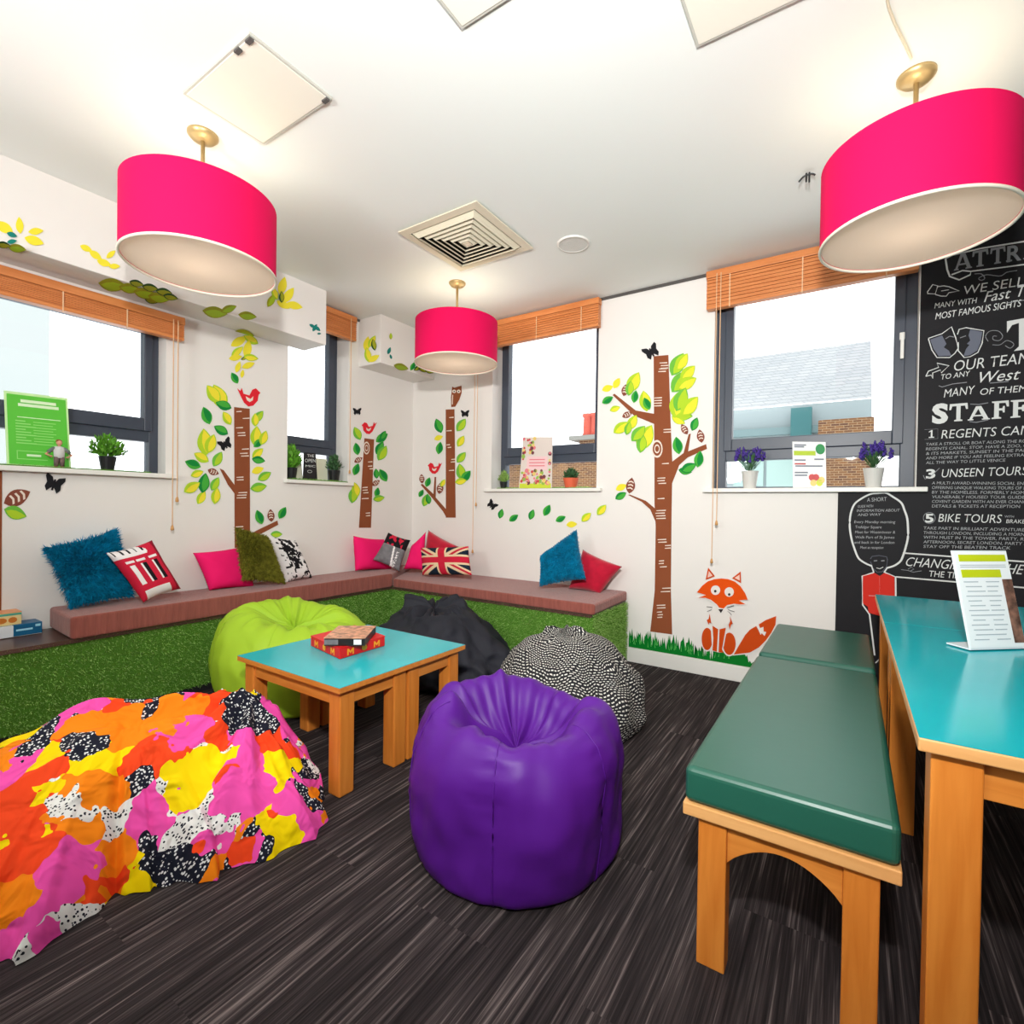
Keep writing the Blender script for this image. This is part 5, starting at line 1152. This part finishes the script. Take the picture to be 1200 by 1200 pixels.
    for pts in ([(1090, 398), (1104, 393), (1109, 403), (1106, 407), (1112, 411), (1115, 417), (1100, 417.5), (1094, 409)], [(1137, 386), (1151, 389), (1149, 402), (1145, 411), (1137, 416), (1129, 417.5), (1132, 409), (1136, 404), (1133, 403), (1137, 399), (1135, 393)]): MB().prism([Q(*p) for p in pts], (0, -.0006, 0)).build('chalk_drawing', M_mid, t)
    ln([(1108, 397), (1113, 394), (1118, 395)], .004, M_grey); ln([(1125, 396), (1132, 393.5)], .004, M_grey); ln([(1108, 411), (1103, 412)], .004, M_black)
    ln([(1158, 400), (1155, 394), (1160, 388), (1170, 388), (1175, 394), (1171, 399), (1164, 398), (1164, 394), (1168, 394)], .003, M_grey, smooth=30); ln([(1163, 404), (1172, 404), (1180, 399), (1188, 403), (1184, 408), (1178, 405)], .003, M_grey, smooth=24)
    # the big T of the next word
    m = [(1180, 376.5), (1240, 366), (1240, 386), (1232, 378), (1219, 379), (1219, 402), (1226, 406), (1188, 411.5), (1194, 406), (1194, 378.5), (1186, 381), (1180, 390)]; MB().prism([Q(*p) for p in m], (0, -.0008, 0)).build('chalk_lettering', M_wht, t)
    # arrow and the team lines
    ln([(1085, 441), (1088, 435), (1100, 430.5), (1098, 425.5), (1112, 428.5), (1103, 437), (1102, 433.5), (1093, 437), (1093, 443.5), (1091, 439.5), (1085, 441)], .005)
    tx('OUR TEAM CAN GET', 1117, 435, 1300, 415, 12); tx('TO ANY', 1102, 445, 1136, 440.5, 6, bold=0); tx('West End', 1143, 449, 1234, 441, 12.5, shear=.3, bold=0)
    ln([(1100, 452), (1104, 453.5), (1116, 450), (1133, 448)], .004, M_grey); ln([(1160, 449), (1182, 447)], .004, M_grey)
    tx('MANY', 1106, 466, 1141, 461.5, 9.5); tx('OF THEM ARE', 1148, 463, 1232, 456.5, 7.5, bold=0)
    base2 = lambda x: 495.5-(x-1092)*.062
    tx('S', 1092, base2(1092), 1111, base2(1111), 20.5, M_wht, 0, .05)
    for ch, x0, x1 in (('T', 1112, 1134), ('A', 1134, 1160), ('F', 1162, 1182), ('F', 1184, 1205)): glyph(ch, x0, base2(x0), x1, base2(x1), 20.5 if ch != 'A' else 16)
    ln([(1137, 473.5), (1147, 474), (1158, 472)], .004, M_grey); ln([(1136, 494), (1144, 495), (1158, 492)], .004, M_grey)
    glyph('1', 1087.5, 513.3, 1095.5, 512.9, 9)
    ln([(1083.5, 503.5), (1099, 502.5), (1099, 514), (1083.5, 515)], .0015, M_grey)
    tx('REGENTS CANAL', 1103, 514, 1228, 508, 10)
    S = mat('chalk_soft', (172, 174, 176), .9, .1)
    for i, s in enumerate(['TAKE A STROLL OR BOAT ALONG THE ROMANTIC', 'REGENTS CANAL. STOP, HAVE A ZOO, CAMDEN', '& ITS MARKETS, SUNSET IN THE PARK &', 'AND MORE IF YOU ARE FEELING EXTRA', 'ALL THE WAY TO LITTLE VENICE']):
        y = 522.3+5.4*i; x1 = (1228, 1228, 1216, 1200, 1178)[i]; tx(s, 1085, y, x1, y-.033*(x1-1085), 3.2, S, .1, 0)
    tx('3', 1085, 560.5, 1096, 560, 10, M_wht, 0, .03); ln([(1082, 557), (1084, 561.5), (1090, 559), (1101, 548.5)], .003, M_grey)
    tx('UNSEEN TOURS', 1103, 559.5, 1203, 556.5, 9.6)
    for i, s in enumerate(['A MULTI AWARD-WINNING SOCIAL ENTERPRISE', 'OFFERING UNIQUE WALKING TOURS OF LONDON', 'BY THE HOMELESS. FORMERLY HOMELESS', 'VULNERABLY HOUSED TOUR GUIDES', 'COVENT GARDEN WITH AN EVER CHANGING', 'DETAILS & TICKETS AT RECEPTION']):
        y = 567.6+5.4*i; x1 = (1226, 1226, 1218, 1204, 1214, 1195)[i]; tx(s, 1092, y, x1, y+.006*(x1-1092), 3.3, S, .1, 0)
    tx('5', 1084, 612, 1094, 612, 9.5, M_wht, 0, .03); ln([(1089+7*math.cos(a), 607+6.5*math.sin(a)) for a in np.linspace(0, 2*PI, 20)], .003, M_grey)
    tx('BIKE TOURS', 1099.5, 611.5, 1173, 613, 9.5); tx('WITH', 1177, 606.5, 1188, 606.7, 2.6, S, .1, 0); tx('BRAKEAWAY', 1179, 613, 1224, 614, 4.5)
    for i, s in enumerate(['TAKE PART IN BRILLIANT ADVENTURES', 'THROUGH LONDON, INCLUDING A MORNING', 'WITH MUST IN THE TOWER, PARTY, RIDES', 'AFTERNOON. SECRET LONDON, PARTY RIDE', 'STAY OFF THE BEATEN TRACK']):
        y = 620.3+5.4*i; x1 = (1204, 1212, 1214, 1214, 1184)[i]; tx(s, 1082, y, x1, y+.02*(x1-1082), 3.3, S, .1, 0)
    # lower banner
    ln([(1058, 648), (1112, 652), (1240, 661)], .008); ln([(1050, 676), (1120, 682), (1240, 692)], .008)
    tx('CHANGING OF THE GUARD', 1060, 663, 1262, 678, 10.5, shear=.3); tx('THE TIMES', 1088, 675.5, 1136, 679, 7, bold=0)
    ln([(1056, 667.5), (1064, 668.5), (1070, 670.5), (1080, 669)], .003, M_grey); ln([(1064, 667), (1068, 664.5), (1071, 667), (1067, 669)], .003, M_grey)
    # guardsman
    bear = [(1028, 578), (1038, 577.5), (1046, 582), (1056, 589), (1060, 598), (1063, 607), (1064, 618), (1064, 630), (1061, 643), (1058, 652), (1055, 658), (1048, 663), (1040, 665.5)]
    bear2 = [(1028, 578), (1020, 579), (1010, 584), (1002, 590), (998, 598), (996, 608), (996, 620), (998, 632), (1001, 642), (1006, 654), (1014, 660), (1021, 663)]
    for pts in (bear, bear2): ln(pts, .010, M_wht, 'chalk_drawing', 40)
    ln([(1021, 662), (1024, 671)], .007, M_wht, 'chalk_drawing'); ln([(1040, 665), (1036, 671)], .007, M_wht, 'chalk_drawing')
    ln([(1020, 655), (1022, 652), (1030, 651), (1039, 652.5), (1040, 656), (1039, 664), (1034, 670), (1028, 670.5), (1023, 666), (1020, 658)], .004, mat('chalk_dim', (96, 98, 110), .9), 'chalk_drawing')
    for x in (1026, 1034.5): ln([(x-2, 657.3), (x+2, 657)], .006, M_grey, 'chalk_drawing')
    ln([(1027, 665.5), (1031, 666.5), (1035, 664.5)], .004, M_wht, 'chalk_drawing')
    M_coat = mat('chalk_red_coat', (214, 54, 44), .85, .1)
    MB().prism([Q(*p) for p in [(1011, 674), (1024, 671), (1031, 675), (1037, 671), (1048, 676), (1049, 710), (1049, 722), (1032, 722), (1018, 718), (1017, 711), (1011, 707)]], (0, -.0006, 0)).build('chalk_drawing', M_coat, t)
    ln([(1030.7, 675), (1031, 720)], .005, M_wht, 'chalk_drawing'); ln([(1018, 698), (1050, 699)], .006, M_wht, 'chalk_drawing')
    for x in (1021, 1041): ln([(x-3.5, 683), (x, 688), (x+3.5, 683)], .003, M_grey, 'chalk_drawing')
    ln([(1024, 671), (1010.5, 675), (1011, 709), (1019, 720), (1025, 768)], .008, M_wht, 'chalk_drawing'); ln([(1037, 671), (1049.5, 676), (1050, 720)], .008, M_wht, 'chalk_drawing')
    ln([(1031.5, 722), (1031.5, 768)], .004, M_grey, 'chalk_drawing'); ln([(1026, 777), (1030, 773), (1034, 774)], .006, M_wht, 'chalk_drawing')
    tx('A SHORT', 1016, 588, 1039, 587, 4.5, S, 0, 0)
    for i, (s, x0, x1) in enumerate([('GUIDE WITH', 1005, 1023), ('INFORMATION ABOUT', 1004, 1054), ('AND WAY', 1005, 1032)]): tx(s, x0, 595+4.9*i, x1, 594.5+4.9*i, 3, S, .1, 0)
    for i, (s, x0, x1) in enumerate([('Every Monday morning', 1001, 1049), ('Trafalgar Square', 1002, 1033), ('Meet for Westminster &', 1002, 1049), ('Walk Part of St James', 1002, 1048), ('and back in for London', 1001, 1048), ('Meet at reception', 1008, 1035)]): tx(s, x0, 613+6.0*i, x1, 613.2+6.0*i, 3.1, S, .1, 0)
chalkboard()
